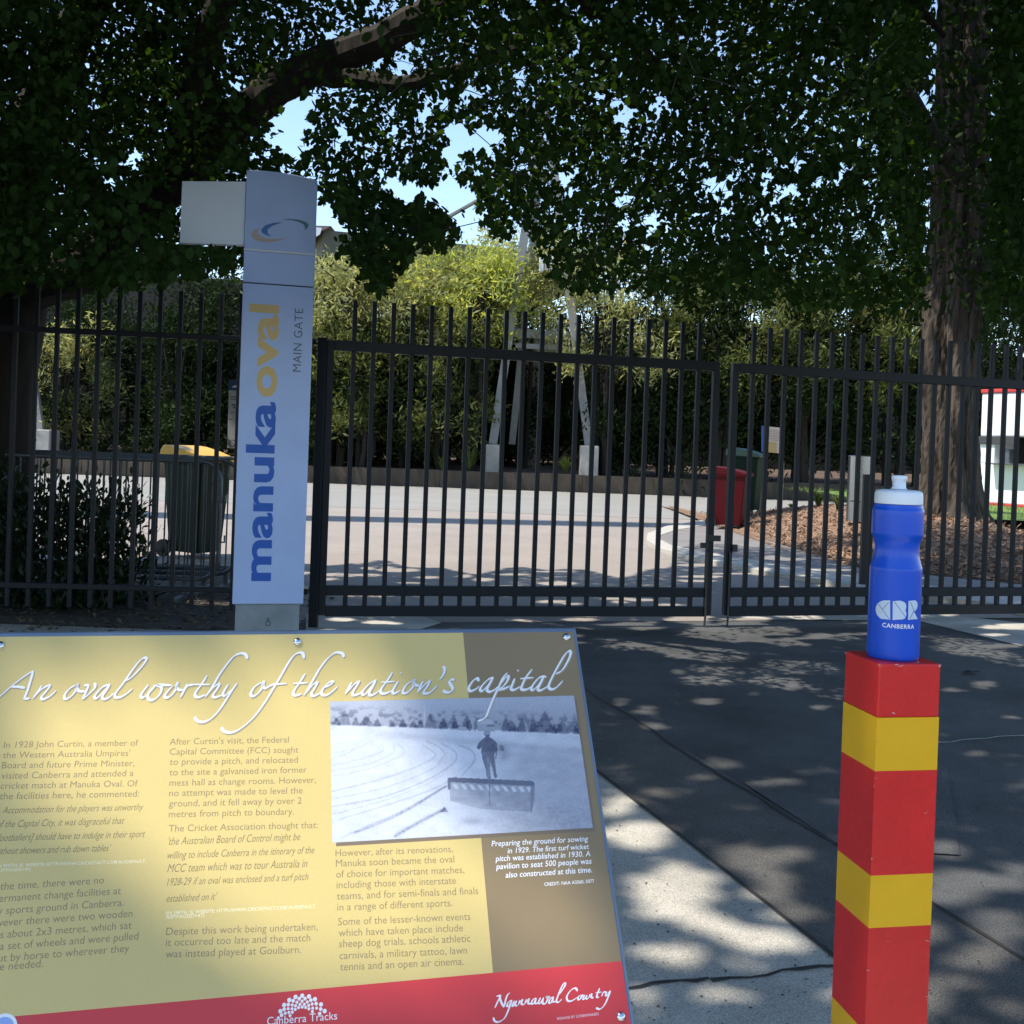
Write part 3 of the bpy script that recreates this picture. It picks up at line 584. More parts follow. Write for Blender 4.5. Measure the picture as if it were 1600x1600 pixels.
# text columns: (text, left px or None, baseline-left y, right px, baseline-right y)
def lines(rows, name, m, off=0., shear=0., ul=None, h=.00206, size=None, spacing=1., face=None, ysc=1.):
    mb = MB()
    for body, xl, yl, xr, yr in rows:
        V, Fc = text_shape(body, off, shear, spacing)
        if not len(V): continue
        w = V[:, 0].max()
        B = Vector(puv(xr, yr)); 
        if size is None: A = Vector(puv(xl, yl))
        else: 
            dirv = Vector((1, 0)); A = B - dirv * w * size * .972
        ex = (B - A) / w; ey = Vector((-ex.y, ex.x)) * (1.0 if size is None else 1.02) * ysc
        if size is None: ey = ey
        mb.add([pp(A.x + ex.x * float(v[0]) + ey.x * float(v[1]), A.y + ex.y * float(v[0]) + ey.y * float(v[1]), h) for v in V], Fc)
    return build(mb, name, m, face or F_YEL)
c2 = [('After Curtin\'s visit, the Federal', 265, 1164.6, 451, 1161), ('Capital Committee (FCC) sought', 265, 1180.2, 466, 1177), ('to provide a pitch, and relocated', 265, 1196.2, 465, 1192.5), ('to the site a galvanised iron former', 264.6, 1212.6, 479, 1208), ('mess hall as change rooms. However,', 264.5, 1228.8, 493.5, 1224), ('no attempt was made to level the', 264, 1245, 472.5, 1240.5), ('ground, and it fell away by over 2', 263.8, 1261.4, 471, 1256.5), ('metres from pitch to boundary.', 263.5, 1278, 459, 1273.5),
      ('The Cricket Association thought that:', 263.3, 1300.3, 496, 1294.5), ('Despite this work being undertaken,', 259.5, 1461.8, 496, 1453.8), ('it occurred too late and the match', 259, 1478.8, 484.5, 1471), ('was instead played at Goulburn.', 258.6, 1497, 470, 1489.5)]
c1 = [('In 1928 John Curtin, a member of', 6, 1169.4, 215.6, 1166), ('the Western Australia Umpires\'', 4.6, 1185.6, 203, 1182), ('Board and future Prime Minister,', 3, 1201.6, 210, 1198), ('visited Canberra and attended a', 2, 1218, 208.5, 1213.5), ('cricket match at Manuka Oval. Of', .8, 1233.6, 215, 1229.5), ('the facilities here, he commented:', -.6, 1250, 217, 1245.5)]
c3 = [('However, after its renovations,', 524, 1338.8, 707, 1332), ('Manuka soon became the oval', 524.6, 1355, 709.5, 1348), ('of choice for important matches,', 525, 1372, 725, 1364.6), ('including those with interstate', 525.6, 1388.8, 712, 1381.5), ('teams, and for semi-finals and finals', 526, 1406.4, 747, 1397.5), ('in a range of different sports.', 526.8, 1423.6, 706.5, 1416.5),
      ('Some of the lesser-known events', 528, 1446.4, 734.6, 1437.8), ('which have taken place include', 528.8, 1463.8, 723, 1455.5), ('sheep dog trials, schools athletic', 529.4, 1480.8, 734.6, 1472), ('carnivals, a military tattoo, lawn', 530.2, 1499.4, 729.5, 1490.5), ('tennis and an open air cinema.', 531, 1517, 724, 1508)]
lines(c1 + c2 + c3, 'body_lettering', M['txt'], off=-.004)
V_, _ = text_shape('was instead played at Goulburn.', -.004); zs = (Vector(puv(470, 1489.5)) - Vector(puv(258.6, 1497))).length / V_[:, 0].max()
lines([('At the time, there were no', 0, 0, 162.5, 1381), ('permanent change facilities at', 0, 0, 189, 1397.5), ('any sports ground in Canberra.', 0, 0, 193, 1416), ('However there were two wooden', 0, 0, 207, 1433), ('huts about 2x3 metres, which sat', 0, 0, 205.6, 1451.5), ('on a set of wheels and were pulled', 0, 0, 216, 1468.5), ('about by horse to wherever they', 0, 0, 201.6, 1487.5), ('were needed.', 0, 0, 67, 1511.5)], 'body_lettering', M['txt'], off=-.004, size=zs)
lines([('Accommodation for the players was unworthy', 4, 1272, 224, 1266.5), ('of the Capital City, it was disgraceful that', -5, 1294, 194, 1288), ('[footballers] should have to indulge in their sport', -8, 1315.4, 226.6, 1308.6), ('without showers and rub down tables\'', -9, 1336, 173, 1330.5)], 'quote_lettering', M['quote'], off=-.006, shear=.30, ysc=1.42)
lines([('\'the Australian Board of Control might be', 263, 1321, 469, 1313.5), ('willing to include Canberra in the itinerary of the', 261.5, 1342.5, 491, 1334), ('MCC team which was to tour Australia in', 261.2, 1363.8, 480, 1355.5), ('1928-29 if an oval was enclosed and a turf pitch', 260.6, 1384.6, 481.5, 1375.5), ('established on it\'', 260, 1410, 339, 1406.5)], 'quote_lettering', M['quote'], off=-.006, shear=.30, ysc=1.42)
lines([('IN SMITH, SI, WEBSITE: HTTP://WWW.CRICKETACT.COM.AU/DEFAULT.', -4, 1356, 228, 1348.5), ('ASP?PAGEID=47)', -4, 1363, 48, 1361)], 'source_lettering', M['paletxt'], off=.004)
lines([('(IN SMITH, SI, WEBSITE: HTTP://WWW.CRICKETACT.COM.AU/DEFAULT.', 259, 1430, 493.5, 1419), ('ASP?PAGEID=47)', 259, 1436.5, 319, 1433.5)], 'source_lettering', M['paletxt'], off=.004)
lines([('Preparing the ground for sowing', 767.5, 1323.2, 918.8, 1315), ('in 1929. The first turf wicket', 792.5, 1334, 920, 1327), ('pitch was established in 1930. A', 773.5, 1346.6, 921.8, 1338.4), ('pavilion to seat 500 people was', 774.5, 1359, 924, 1350), ('also constructed at this time.', 789.5, 1372, 924.4, 1363.5)], 'caption_lettering', M['title'], off=.008, shear=.2, face=F_BRN)
lines([('CREDIT: NAA A3560, 5077', 850, 1385, 928, 1379.5)], 'credit_lettering', M['title'], off=.006, face=F_BRN)
lines([('SIGNAGE BY SCREENMAKERS', 870, 1594, 935, 1586.5)], 'maker_lettering', M['title'], off=-.01, face=F_RED)
lines([('Canberra Tracks', 417, 1602, 526.5, 1593)], 'emblem_lettering', M['title'], off=0., face=F_RED)
mb = MB(); dots = [(768, 280), (657, 300), (880, 292), (553, 352), (980, 338), (467, 435), (1080, 425), (405, 538), (1142, 535), (718, 330), (815, 328), (618, 364), (912, 354), (536, 426), (1000, 412), (468, 506), (1076, 502), (425, 604), (1058, 578), (766, 372), (680, 388), (852, 384), (602, 434), (934, 418), (534, 495), (1008, 486), (486, 572), (730, 424), (803, 422), (658, 446), (876, 440), (598, 497), (942, 487), (546, 558), (708, 478), (768, 468), (826, 474), (652, 508), (880, 498), (602, 555), (938, 545), (566, 612), (370, 650)]
for i, (x, y) in enumerate(dots):
    u, v = puv(400 + x / 10.667, 1530 + y / 10.667); r_ = .0021 if i < 9 else (.0018 if i < 19 else .0015)
    mb.add([pp(u + r_ * math.cos(a), v + r_ * math.sin(a), .00226) for a in np.linspace(0, 2 * math.pi, 10, endpoint=False)], [tuple(range(10))])
build(mb, 'dotted_emblem', M['title'], F_RED)
u, v = puv(5, 1607); mb = MB(); mb.add([pp(u + .0125 * math.cos(a), v + .0125 * math.sin(a), .00226) for a in np.linspace(0, 2 * math.pi, 28, endpoint=False)], [tuple(range(28))]); build(mb, 'round_emblem', M['title'], F_RED)
mb = MB(); mb.add([pp(u + .0095 * math.cos(a), v + .0095 * math.sin(a), .00236) for a in np.linspace(0, 2 * math.pi, 28, endpoint=False)], [tuple(range(28))]); build(mb, 'round_emblem_centre', mat('emblem_blue', (.30, .42, .75), .5), F_RED)

# ------------------------------------------------------------------ bollard and bottle
M['scuff'] = mat('pale_scuff', (.62, .30, .26), .7, var=.2, scale=200)
BD = 1.34
fe = at(1373.5, 1037.5, BD); sc = BD / F_PX; bw = .087; al = math.radians(10.5)
e1 = Vector((math.cos(al), math.sin(al), 0)) * bw; e2 = Vector((-math.sin(al), math.cos(al), 0)) * bw
bz = fe.z; f0 = Vector((fe.x, fe.y, 0)); bc_ = f0 + (e1 + e2) / 2
bo = thing('bollard', 'square red and yellow banded post with a blue bottle standing on top', 'bollard', bc_)
M['redp'] = mat('red_gloss_paint', (.66, .021, .020), .33, var=.08, scale=9, bump=.04, bscale=30, spec=.5, speck=.05, sscale=120)
M['yelp'] = mat('yellow_gloss_paint', (.80, .44, .008), .36, var=.05, scale=14, bump=.04, bscale=30)
zz = [bz]
for py in (1121.7, 1205, 1368.5, 1450.4, 1612, 1694):
    r = ray(1373.5 - (py - 1037) * .035, py); t = fe.y / r.y; zz.append(CAM_Z + r.z * t)
zz.append(0.)
for i in range(len(zz) - 1):
    mb = MB(); lo, hi = zz[i + 1], zz[i]
    c = f0 + (e1 + e2) / 2; mb.obox((c.x, c.y, (lo + hi) / 2), e1 / 2, e2 / 2, (0, 0, (hi - lo) / 2))
    o = build(mb, 'yellow_band' if i % 2 else 'red_band', M['yelp'] if i % 2 else M['redp'], bo, smooth=False)
    if i == 0: 
        md = o.modifiers.new('edge', 'BEVEL'); md.width = .0025; md.segments = 2
rs = random.Random(4); mb = MB(); nr_ = Vector((e1.y, -e1.x, 0)).normalized(); nl_ = Vector((-e1.x, -e1.y, 0)).normalized()
for k in range(46):
    right = rs.random() < .6; ax_ = e1 if right else e2; nn_ = nr_ if right else nl_; t_ = rs.choice((rs.uniform(.0, .03), rs.uniform(.05, .97), rs.uniform(.97, 1.))); zc_ = rs.uniform(bz - .75, bz - .005) if k > 8 else bz - rs.uniform(.0005, .004)
    o_c = f0 + ax_ * t_ + nn_ * .0004; c0 = Vector((o_c.x, o_c.y, zc_)); u_ = ax_.normalized(); wv2 = rs.uniform(.0006, .0045); hv2 = rs.uniform(.0003, .0014); an = rs.uniform(-.5, .5)
    ring = [c0 + u_ * (wv2 * math.cos(q_) * rs.uniform(.5, 1)) + Vector((0, 0, hv2 * math.sin(q_) * rs.uniform(.5, 1) + wv2 * math.cos(q_) * math.tan(an) * .5)) for q_ in np.linspace(0, 2 * math.pi, 9, endpoint=False)]
    mb.add(ring, [tuple(range(9))])
build(mb, 'scuff_marks', M['scuff'], bo)['kind'] = 'stuff'
bt_c = Vector((bc_.x, bc_.y, bz))
q = at(1394.6, 1022, bt_c.y); bt_c.x = q.x + .0
bs = bt_c.y / F_PX / 4.21
bt = thing('drink_bottle', 'blue plastic sports bottle with white cap standing on the red and yellow post', 'bottle', bt_c)
M['bluep'] = mat('blue_translucent_plastic', (.004, .078, .58), .28, spec=.5, var=.03, scale=20); M['capw'] = mat('milky_white_plastic', (.78, .84, .90), .4)
bsr = bs * .945
def prof(L): return [(r * bsr, (1300 - y) * bs) for y, r in L]
pr_b = catmull([(1300, 150), (1299, 163), (1290, 171), (1270, 174), (1240, 174.5), (1000, 174), (760, 173.5), (712, 173), (700, 171), (680, 165), (650, 157), (620, 151), (585, 148.5), (555, 149.5), (530, 154), (508, 163), (494, 168.5), (484, 171), (478, 171.5), (400, 171.5), (340, 171), (325, 169), (312, 164), (300, 161.5), (291, 160)], 4)
mb = MB(); mb.lathe([(r * bsr, (1300 - y) * bs) for y, r in pr_b], 64, bt_c); build(mb, 'body', M['bluep'], bt, smooth=True)
pr_c = [(290, 159.5), (288, 161), (282, 161), (240, 159.5), (222, 158), (212, 154), (204, 144), (199, 120), (197, 75)]
mb = MB(); mb.lathe(prof(pr_c), 64, bt_c + Vector((0, 0, .0004))); build(mb, 'cap', M['capw'], bt, smooth=True)
pr_n = [(198, 58), (192, 48), (180, 44.5), (150, 44), (141, 46), (136, 50), (128, 52.5), (118, 52.5), (111, 49), (108, 40), (107, 16)]
mb = MB(); mb.lathe(prof(pr_n), 40, bt_c + Vector((0, 0, .0012))); build(mb, 'nozzle', M['capw'], bt, smooth=True)
# wrapped print
RB = 174 * bsr + .0003
def bpx(px, py):     # photo pixel -> (angle, z) on the bottle wall as seen in the photograph
    r = ray(px, py); ox, oy = CAM.x - bt_c.x, CAM.y - bt_c.y
    a = r.x ** 2 + r.y ** 2; b_ = 2 * (ox * r.x + oy * r.y); c = ox * ox + oy * oy - RB * RB; D = b_ * b_ - 4 * a * c
    if D < 0: D = 0
    t = (-b_ - math.sqrt(D)) / (2 * a); P = CAM + r * t; return P
M['logo'] = mat('white_screen_print', (.56, .66, .78), .5); M['logoline'] = mat('blue_print_line', (.12, .20, .42), .5)
cb = lambda x, y: (1340 + x / 14.545, 920 + y / 14.545)
def bpoly(pts, h=0.):
    P = []
    n = len(pts)
    for i in range(n):
        for t in (0, .25, .5, .75):
            x = pts[i][0] + (pts[(i + 1) % n][0] - pts[i][0]) * t; y = pts[i][1] + (pts[(i + 1) % n][1] - pts[i][1]) * t
            P.append(bpx(*cb(x, y)) )
    return P
def bshape(polys, name, m, lift):
    mb = MB()
    for pts in polys:
        pa = np.array(pts, float); y0, y1 = pa[:, 1].min(), pa[:, 1].max(); K, J = 30, 8; prev = None
        for k in range(K + 1):
            y = y0 + (y1 - y0) * (k / K * .998 + .001); xs = []
            for i in range(len(pa)):
                (xa, ya), (xb, yb) = pa[i], pa[(i + 1) % len(pa)]
                if (ya - y) * (yb - y) <= 0 and ya != yb: xs.append(xa + (xb - xa) * (y - ya) / (yb - ya))
            if not xs: prev = None; continue
            cur = []
            for j in range(J + 1):
                P = bpx(*cb(min(xs) + (max(xs) - min(xs)) * j / J, y)); n_ = Vector((P.x - bt_c.x, P.y - bt_c.y, 0)).normalized(); cur.append(P + n_ * lift)
            if prev: mb.add(prev + cur, [(j, j + 1, J + 2 + j, J + 1 + j) for j in range(J)])
            prev = cur
    return build(mb, name, m, bt)
Cc = [(740, 262), (600, 262), (520, 285), (450, 340), (415, 420), (412, 500), (440, 590), (500, 660), (570, 695), (740, 700)]
Bb = [(800, 270), (960, 268), (1050, 295), (1098, 345), (1105, 420), (1092, 470), (1085, 490), (1106, 540), (1106, 600), (1080, 665), (1000, 705), (795, 710)]
Rr = [(1155, 265), (1310, 262), (1350, 300), (1362, 370), (1350, 440), (1310, 500), (1280, 515), (1365, 690), (1365, 695), (1145, 705)]
bshape([Cc, Bb, Rr], 'emblem', M['logo'], .0002)
mbL = MB()
for (x0, y0), (x1, y1) in (((478, 345), (715, 680)), ((570, 465), (710, 305)), ((835, 290), (1085, 640)), ((1190, 300), (1270, 470)), ((1275, 500), (1185, 675)), ((1270, 470), (1280, 515))):
    K = 8; pv = None
    for k in range(K + 1):
        x = x0 + (x1 - x0) * k / K; y = y0 + (y1 - y0) * k / K; l = math.hypot(x1 - x0, y1 - y0); nx_, ny_ = -(y1 - y0) / l * 7, (x1 - x0) / l * 7
        cur = []
        for s_ in (-1, 1):
            P = bpx(*cb(x + s_ * nx_, y + s_ * ny_)); n_ = Vector((P.x - bt_c.x, P.y - bt_c.y, 0)).normalized(); cur.append(P + n_ * .0004)
        if pv: mbL.add([pv[0], pv[1], cur[1], cur[0]], [(0, 1, 2, 3)])
        pv = cur
build(mbL, 'emblem_lines', M['logoline'], bt)
mb = MB(); xs0, xs1 = 560, 1278
Pl, Prr = bpx(*cb(xs0, 875)), bpx(*cb(xs1, 890))
al0 = math.atan2(Pl.y - bt_c.y, Pl.x - bt_c.x); al1 = math.atan2(Prr.y - bt_c.y, Prr.x - bt_c.x)
if al1 < al0: al1 += 2 * math.pi
V, Fc = text_shape('CANBERRA', .02, 0, 1.12); wv = V[:, 0].max(); rr = RB + .0002; hsc = (al1 - al0) * rr / wv; zb_ = (Pl.z + Prr.z) / 2
vs = []
for v in V:
    a = al0 + (al1 - al0) * float(v[0]) / wv; vs.append((bt_c.x + rr * math.cos(a), bt_c.y + rr * math.sin(a), zb_ + float(v[1]) * hsc))
mb.add(vs, Fc); build(mb, 'lettering', M['title'], bt)

# ------------------------------------------------------------------ leaves
def leaf_mesh(name, P, D, Nn, L, Wd, m, parent=None, shape=6):
    """one six-cornered blade per row: base P, direction D, normal Nn, length L, width Wd"""
    n = len(P)
    if n == 0: return None
    wl_ = np.zeros(3); q = parent
    while q is not None: wl_ = wl_ + np.array(q.location); q = q.parent
    D = D / np.linalg.norm(D, axis=1)[:, None]; Sx = np.cross(D, Nn); Sx = Sx / (np.linalg.norm(Sx, axis=1)[:, None] + 1e-9)
    Nz = np.cross(Sx, D)
    prof = [(0, 0, 0), (.28, .40, .0), (.66, .42, .05), (1., .0, .0), (.66, -.42, .05), (.28, -.40, .0)] if shape == 6 else [(0, 0, 0), (.45, .5, .06), (1, 0, 0), (.45, -.5, .06)]
    k = len(prof); Vv = np.empty((n, k, 3), np.float32)
    for i, (a, b, c) in enumerate(prof): Vv[:, i] = P + D * (L * a)[:, None] + Sx * (Wd * b)[:, None] + Nz * (Wd * c)[:, None] - wl_
    me = bpy.data.meshes.new(name); me.vertices.add(n * k); me.loops.add(n * k); me.polygons.add(n)
    me.vertices.foreach_set('co', Vv.ravel()); me.loops.foreach_set('vertex_index', np.arange(n * k, dtype=np.int32))
    me.polygons.foreach_set('loop_start', np.arange(0, n * k, k, dtype=np.int32)); me.polygons.foreach_set('loop_total', np.full(n, k, np.int32))
    me.materials.append(m); me.update(calc_edges=True)
    o = bpy.data.objects.new(name, me); COL.objects.link(o)
    if parent is not None: o.parent = parent
    return o
def rdir(n): v = rng.normal(size=(n, 3)); return v / np.linalg.norm(v, axis=1)[:, None]

GAPS = [[(700, 190), (745, 196), (782, 205), (792, 222), (772, 238), (738, 240), (722, 258), (706, 272), (745, 300), (758, 322), (748, 345), (772, 372), (812, 372), (812, 400), (720, 400), (712, 345), (690, 325), (665, 318), (640, 322), (618, 314), (608, 300), (640, 292), (676, 286), (692, 264), (684, 248), (694, 222)],
        [(585, 265), (612, 262), (628, 284), (662, 296), (655, 318), (625, 312), (600, 300)], [(497, 308), (522, 318), (522, 342), (548, 352), (560, 372), (497, 372)],
        [(440, 160), (475, 130), (492, 150), (480, 200), (472, 225), (486, 246), (460, 256), (430, 240), (412, 214), (430, 190)], [(518, 30), (542, 36), (538, 52), (522, 48)], [(615, 105), (640, 95), (650, 118), (632, 130)], [(655, 145), (668, 150), (672, 180), (660, 200), (652, 170)],
        [(722, 135), (745, 140), (742, 160), (724, 168)], [(872, 262), (896, 258), (905, 290), (888, 312), (870, 300)], [(950, 150), (985, 158), (980, 185), (955, 178)], [(1020, 165), (1045, 180), (1040, 198), (1022, 190)], [(1120, 275), (1148, 282), (1150, 300), (1120, 306), (1092, 304)], [(1205, 296), (1240, 288), (1262, 300), (1240, 316), (1206, 314)],
        [(1005, 336), (1040, 342), (1060, 356), (1030, 366), (1004, 358)], [(1415, 135), (1450, 130), (1452, 180), (1420, 178)], [(1355, 395), (1425, 405), (1425, 422), (1360, 418)], [(282, 60), (275, 70), (270, 60)], [(118, 66), (145, 60), (140, 78), (125, 80)], [(240, 300), (280, 290), (282, 335), (245, 332)], [(190, 240), (225, 245), (215, 262), (195, 258)], [(305, 130), (325, 132), (318, 150), (306, 148)]]
LBx = [-400, 60, 180, 300, 390, 495, 510, 545, 575, 605, 625, 670, 700, 722, 735, 750, 775, 800, 830, 860, 900, 950, 1000, 1060, 1200, 1440, 2000]
LBy = [470, 452, 452, 430, 420, 305, 350, 400, 455, 462, 410, 390, 385, 365, 330, 335, 372, 365, 370, 430, 462, 455, 450, 470, 480, 490, 490]
HOLES = np.random.default_rng(3).random((220, 220))
def view_keep(P, lace=True):
    x, y, w = project(P); inside = (w > 0) & (x > -60) & (x < 1660) & (y > -60)
    keep = np.ones(len(P), bool); x0_, y0_ = x, y
    x = x + rng.normal(size=len(P)) * 4 + 11 * np.sin(y0_ * .19 + x0_ * .05) * np.sin(x0_ * .13 + 1.7); y = y + rng.normal(size=len(P)) * 4 + 12 * np.sin(x0_ * .17 + y0_ * .04) * np.sin(x0_ * .061 + y0_ * .11)
    lb = np.interp(x, LBx, LBy); keep &= ~(inside & (y > lb))
    for g in GAPS: keep &= ~(inside & inpoly(x, y, g))
    keep &= ~(inside & (w < 7.55) & inpoly(x0_, y0_, [(272, 272), (378, 272), (378, 256), (505, 266), (505, 480), (365, 480), (368, 388), (272, 386)]))
    keep &= ~((w > 0) & (w < 7.3) & (x > 130) & (x < 640) & (y < 300) & (y > -150) & (rng.random(len(P)) < .75))
    keep &= ~(inside & inpoly(x, y, [(1448, -60), (1552, -60), (1546, 520), (1440, 520)]) & (rng.random(len(P)) < .93))
    keep &= ~(inside & (w < 9.2) & inpoly(x, y, [(40, 470), (20, 400), (120, 390), (240, 290), (360, 170), (480, 85), (600, 45), (610, 70), (490, 130), (385, 205), (290, 300), (200, 395), (110, 455)]) & (rng.random(len(P)) < .55))
    if lace:   # small openings between the sprays
        gx_, gy_ = x / 11., y / 11.; i0 = np.floor(gx_).astype(int); j0 = np.floor(gy_).astype(int); fx_ = gx_ - i0; fy_ = gy_ - j0; fx_ = fx_ * fx_ * (3 - 2 * fx_); fy_ = fy_ * fy_ * (3 - 2 * fy_)
        hv = lambda i, j: HOLES[np.clip(i + 20, 0, 219), np.clip(j + 20, 0, 219)]
        nz_ = (hv(i0, j0) * (1 - fx_) + hv(i0 + 1, j0) * fx_) * (1 - fy_) + (hv(i0, j0 + 1) * (1 - fx_) + hv(i0 + 1, j0 + 1) * fx_) * fy_
        th = np.interp(x, [0, 300, 420, 740, 1000, 1440, 1600], [.14, .16, .27, .28, .31, .33, .28]); keep &= ~(inside & (nz_ < th))
    if lace:   # airier towards the right, as in the photograph
        pr_ = np.where((x > 980) & (x < 1450) & (y > 110), .80, 1.); pr_ = np.where((x > 740) & (x <= 980) & (y > 230), .92, pr_)
        keep &= ~(inside & (rng.random(len(P)) > pr_))
    return keep
# openings of the crown towards the sun
_S = np.array(SUN); _PO, _PN = np.array(PO), np.array(Pn)
PANEL_LIT = [(-40, 975), (610, 975), (585, 1030), (640, 1085), (720, 1160), (760, 1300), (900, 1330), (1000, 1460), (1000, 1620), (420, 1620), (380, 1570), (190, 1430), (60, 1330), (-40, 1290)]
SPOTS = [(1060, 1400, 78, 46), (1110, 1450, 60, 22), (985, 1255, 34, 10), (1165, 1345, 55, 24), (1215, 1390, 45, 30), (1500, 1385, 70, 32), (1565, 1450, 60, 30), (1420, 1545, 40, 24), (1010, 1110, 22, 9), (1030, 1240, 20, 6), (1135, 1195, 28, 5), (1440, 1460, 40, 20), (1330, 1560, 40, 20), (1500, 1540, 50, 12), (1210, 1225, 40, 8), (1170, 1000, 22, 4), (985, 985, 28, 3)]
SPOTS += [(1000, 1310, 60, 26), (1190, 1475, 70, 24), (1065, 1500, 60, 18), (1245, 1430, 45, 18), (1480, 1330, 40, 14), (1590, 1370, 40, 26), (1470, 1400, 60, 20), (1540, 1500, 60, 24), (1440, 1580, 60, 18), (1580, 1580, 40, 20), (960, 1270, 30, 12), (1120, 1560, 60, 14), (1010, 1570, 40, 16), (1225, 1340, 50, 18)]
r2 = random.Random(5)
for i in range(34): SPOTS.append((r2.uniform(960, 1650), r2.uniform(1030, 1340), r2.uniform(8, 30), r2.uniform(2.5, 7)))
for i in range(46): SPOTS.append((r2.uniform(500, 1600), r2.uniform(962, 1012), r2.uniform(12, 40), r2.uniform(1.5, 4.5)))
for i in range(70): SPOTS.append((r2.uniform(490, 1500), 872 + 75 * r2.random() ** 1.3, r2.uniform(10, 40), r2.uniform(1.2, 3.4)))
rt_ = np.random.default_rng(12); SPRAYS = []
for (x0, x1, y0, y1, n_, d0, d1) in ((120, 270, 20, 150, 7, 7.6, 9.5), (70, 190, 330, 440, 5, 8.5, 10.5), (180, 380, 385, 440, 6, 9, 11), (430, 620, 110, 180, 4, 7, 8.5), (690, 820, 240, 330, 7, 7, 8.5), (700, 1000, 40, 240, 8, 6, 8.5), (820, 1010, 330, 460, 8, 7.5, 9.5), (1050, 1430, 10, 140, 8, 6.5, 9), (1050, 1430, 160, 420, 8, 7, 10)):
    for k_ in range(n_): SPRAYS.append((np.array(at(rt_.uniform(x0, x1), rt_.uniform(y0, y1), rt_.uniform(d0, d1))), rt_.uniform(.13, .30)))
def sun_keep(P):
    keep = np.ones(len(P), bool)
    for c_, r_ in SPRAYS:
        d = P - c_; t = d @ _S; q = np.linalg.norm(d - t[:, None] * _S, axis=1); keep &= ~((t > r_ * 1.1) & (q < r_))
    t = ((P - _PO) @ _PN) / (_S @ _PN); Q = P - t[:, None] * _S; x, y, w = project(Q)
    keep &= ~((t > 0) & (w > 0) & inpoly(x, y, PANEL_LIT))
    t = P[:, 2] / _S[2]; Q = P - t[:, None] * _S; x, y, w = project(Q); ok = w > .2
    for (cx_, cy_, a, b) in SPOTS: keep &= ~(ok & (((x - cx_) / a) ** 2 + ((y - cy_) / b) ** 2 < 1))
    # the road beyond the gate lies in full sun
    gx, gy = Q[:, 0], Q[:, 1]
    lim = np.interp(gx, [-8, -3, 1.2, 2.0, 3, 9], [12.4, 12.2, 12.2, 13.2, 16.4, 17.0]) + .35 * np.sin(gx * 3.1) + .2 * np.sin(gx * 7.7 + 1)
    keep &= ~(gy > lim)
    return keep
def cluster_leaves(centres, per, sig, L0, L1):
    n = len(centres); C = np.repeat(centres, per, 0); P = C + rng.normal(size=(n * per, 3)) * np.array(sig)
    D = (P - C) * 2 + rdir(n * per) * .35 + np.array([0, 0, -.35]); Nn = rdir(n * per) * .75 + np.array([0, 0, 1.])
    L = rng.uniform(L0, L1, n * per); return P, D, Nn, L
def make_crown(name, parent, sets, m, sun=True, view=True):
    Ps, Ds, Ns, Ls = [], [], [], []
    for s_ in sets:
        P, D, Nn, L = s_; k = np.ones(len(P), bool)
        Pm = P + D / np.linalg.norm(D, axis=1)[:, None] * (L * .5)[:, None]
        if view: k &= view_keep(Pm)
        if sun: k &= sun_keep(Pm)
        Ps.append(P[k]); Ds.append(D[k]); Ns.append(Nn[k]); Ls.append(L[k])
    P, D, Nn, L = (np.concatenate(a) for a in (Ps, Ds, Ns, Ls))
    return leaf_mesh(name, P, D, Nn, L, L * rng.uniform(.62, .8, len(L)), m, parent), P
def at_np(px, py, y):
    r = _Fn[None] + _Rn[None] * ((px - CX) / F_PX)[:, None] + _Un[None] * ((CY - py) / F_PX)[:, None]; return _Cn[None] + r * (y / r[:, 1])[:, None]
def image_clusters(n, x0, x1, y0, y1, d0, d1):
    return at_np(rng.uniform(x0, x1, n), rng.uniform(y0, y1, n), rng.uniform(d0, d1, n))
# --- the big shade tree whose limbs reach over the gate
tb = at(-25, 700, 9.4); tb = Vector((tb.x, tb.y, 0))
st_ = thing('shade_tree', 'large dark leafy tree behind the picket fence with limbs spreading over the gate', 'tree', tb)
mb = MB()
trunk = [tb, at(-15, 760, 9.4), at(-5, 620, 9.4), at(15, 500, 9.35), at(30, 420, 9.3)]; trunk[0].z = 0
mb.tube([Vector(p) + Vector((random.uniform(-.03, .03), 0, 0)) for p in trunk], [.42, .33, .29, .28, .27], 14); build(mb, 'trunk', M['bark'], st_, smooth=True)
limbs = [([at(30, 440, 9.3), at(110, 425, 9.0), at(190, 360, 8.7), at(280, 270, 8.4), at(380, 180, 8.1), at(480, 110, 7.8), at(640, 40, 7.4), at(850, -60, 7.0), at(1150, -120, 6.8)], [.26, .22, .19, .17, .15, .135, .11, .09, .06]),
         ([at(30, 440, 9.3), at(20, 330, 9.2), at(50, 200, 9.0), at(110, 60, 8.8), at(200, -120, 8.5)], [.27, .23, .2, .17, .12]), ([at(280, 270, 8.4), at(300, 150, 8.0), at(340, 0, 7.6), at(360, -200, 7.2)], [.15, .12, .10, .06]),
         ([at(480, 110, 7.8), at(600, 130, 7.4), at(700, 110, 7.1), at(820, 70, 6.9)], [.09, .06, .045, .03]), ([at(190, 360, 8.7), at(120, 280, 8.2), at(-60, 200, 7.6)], [.14, .1, .06]),
         ([at(850, -60, 7.0), at(980, 60, 7.0), at(1080, 160, 7.1), at(1200, 230, 7.2)], [.06, .04, .025, .015]), ([at(200, -120, 8.5), at(300, -500, 7.5), at(500, -900, 6.5)], [.12, .09, .05]), ([at(1150, -120, 6.8), at(1350, -60, 7.0), at(1480, 60, 7.2)], [.05, .035, .02])]
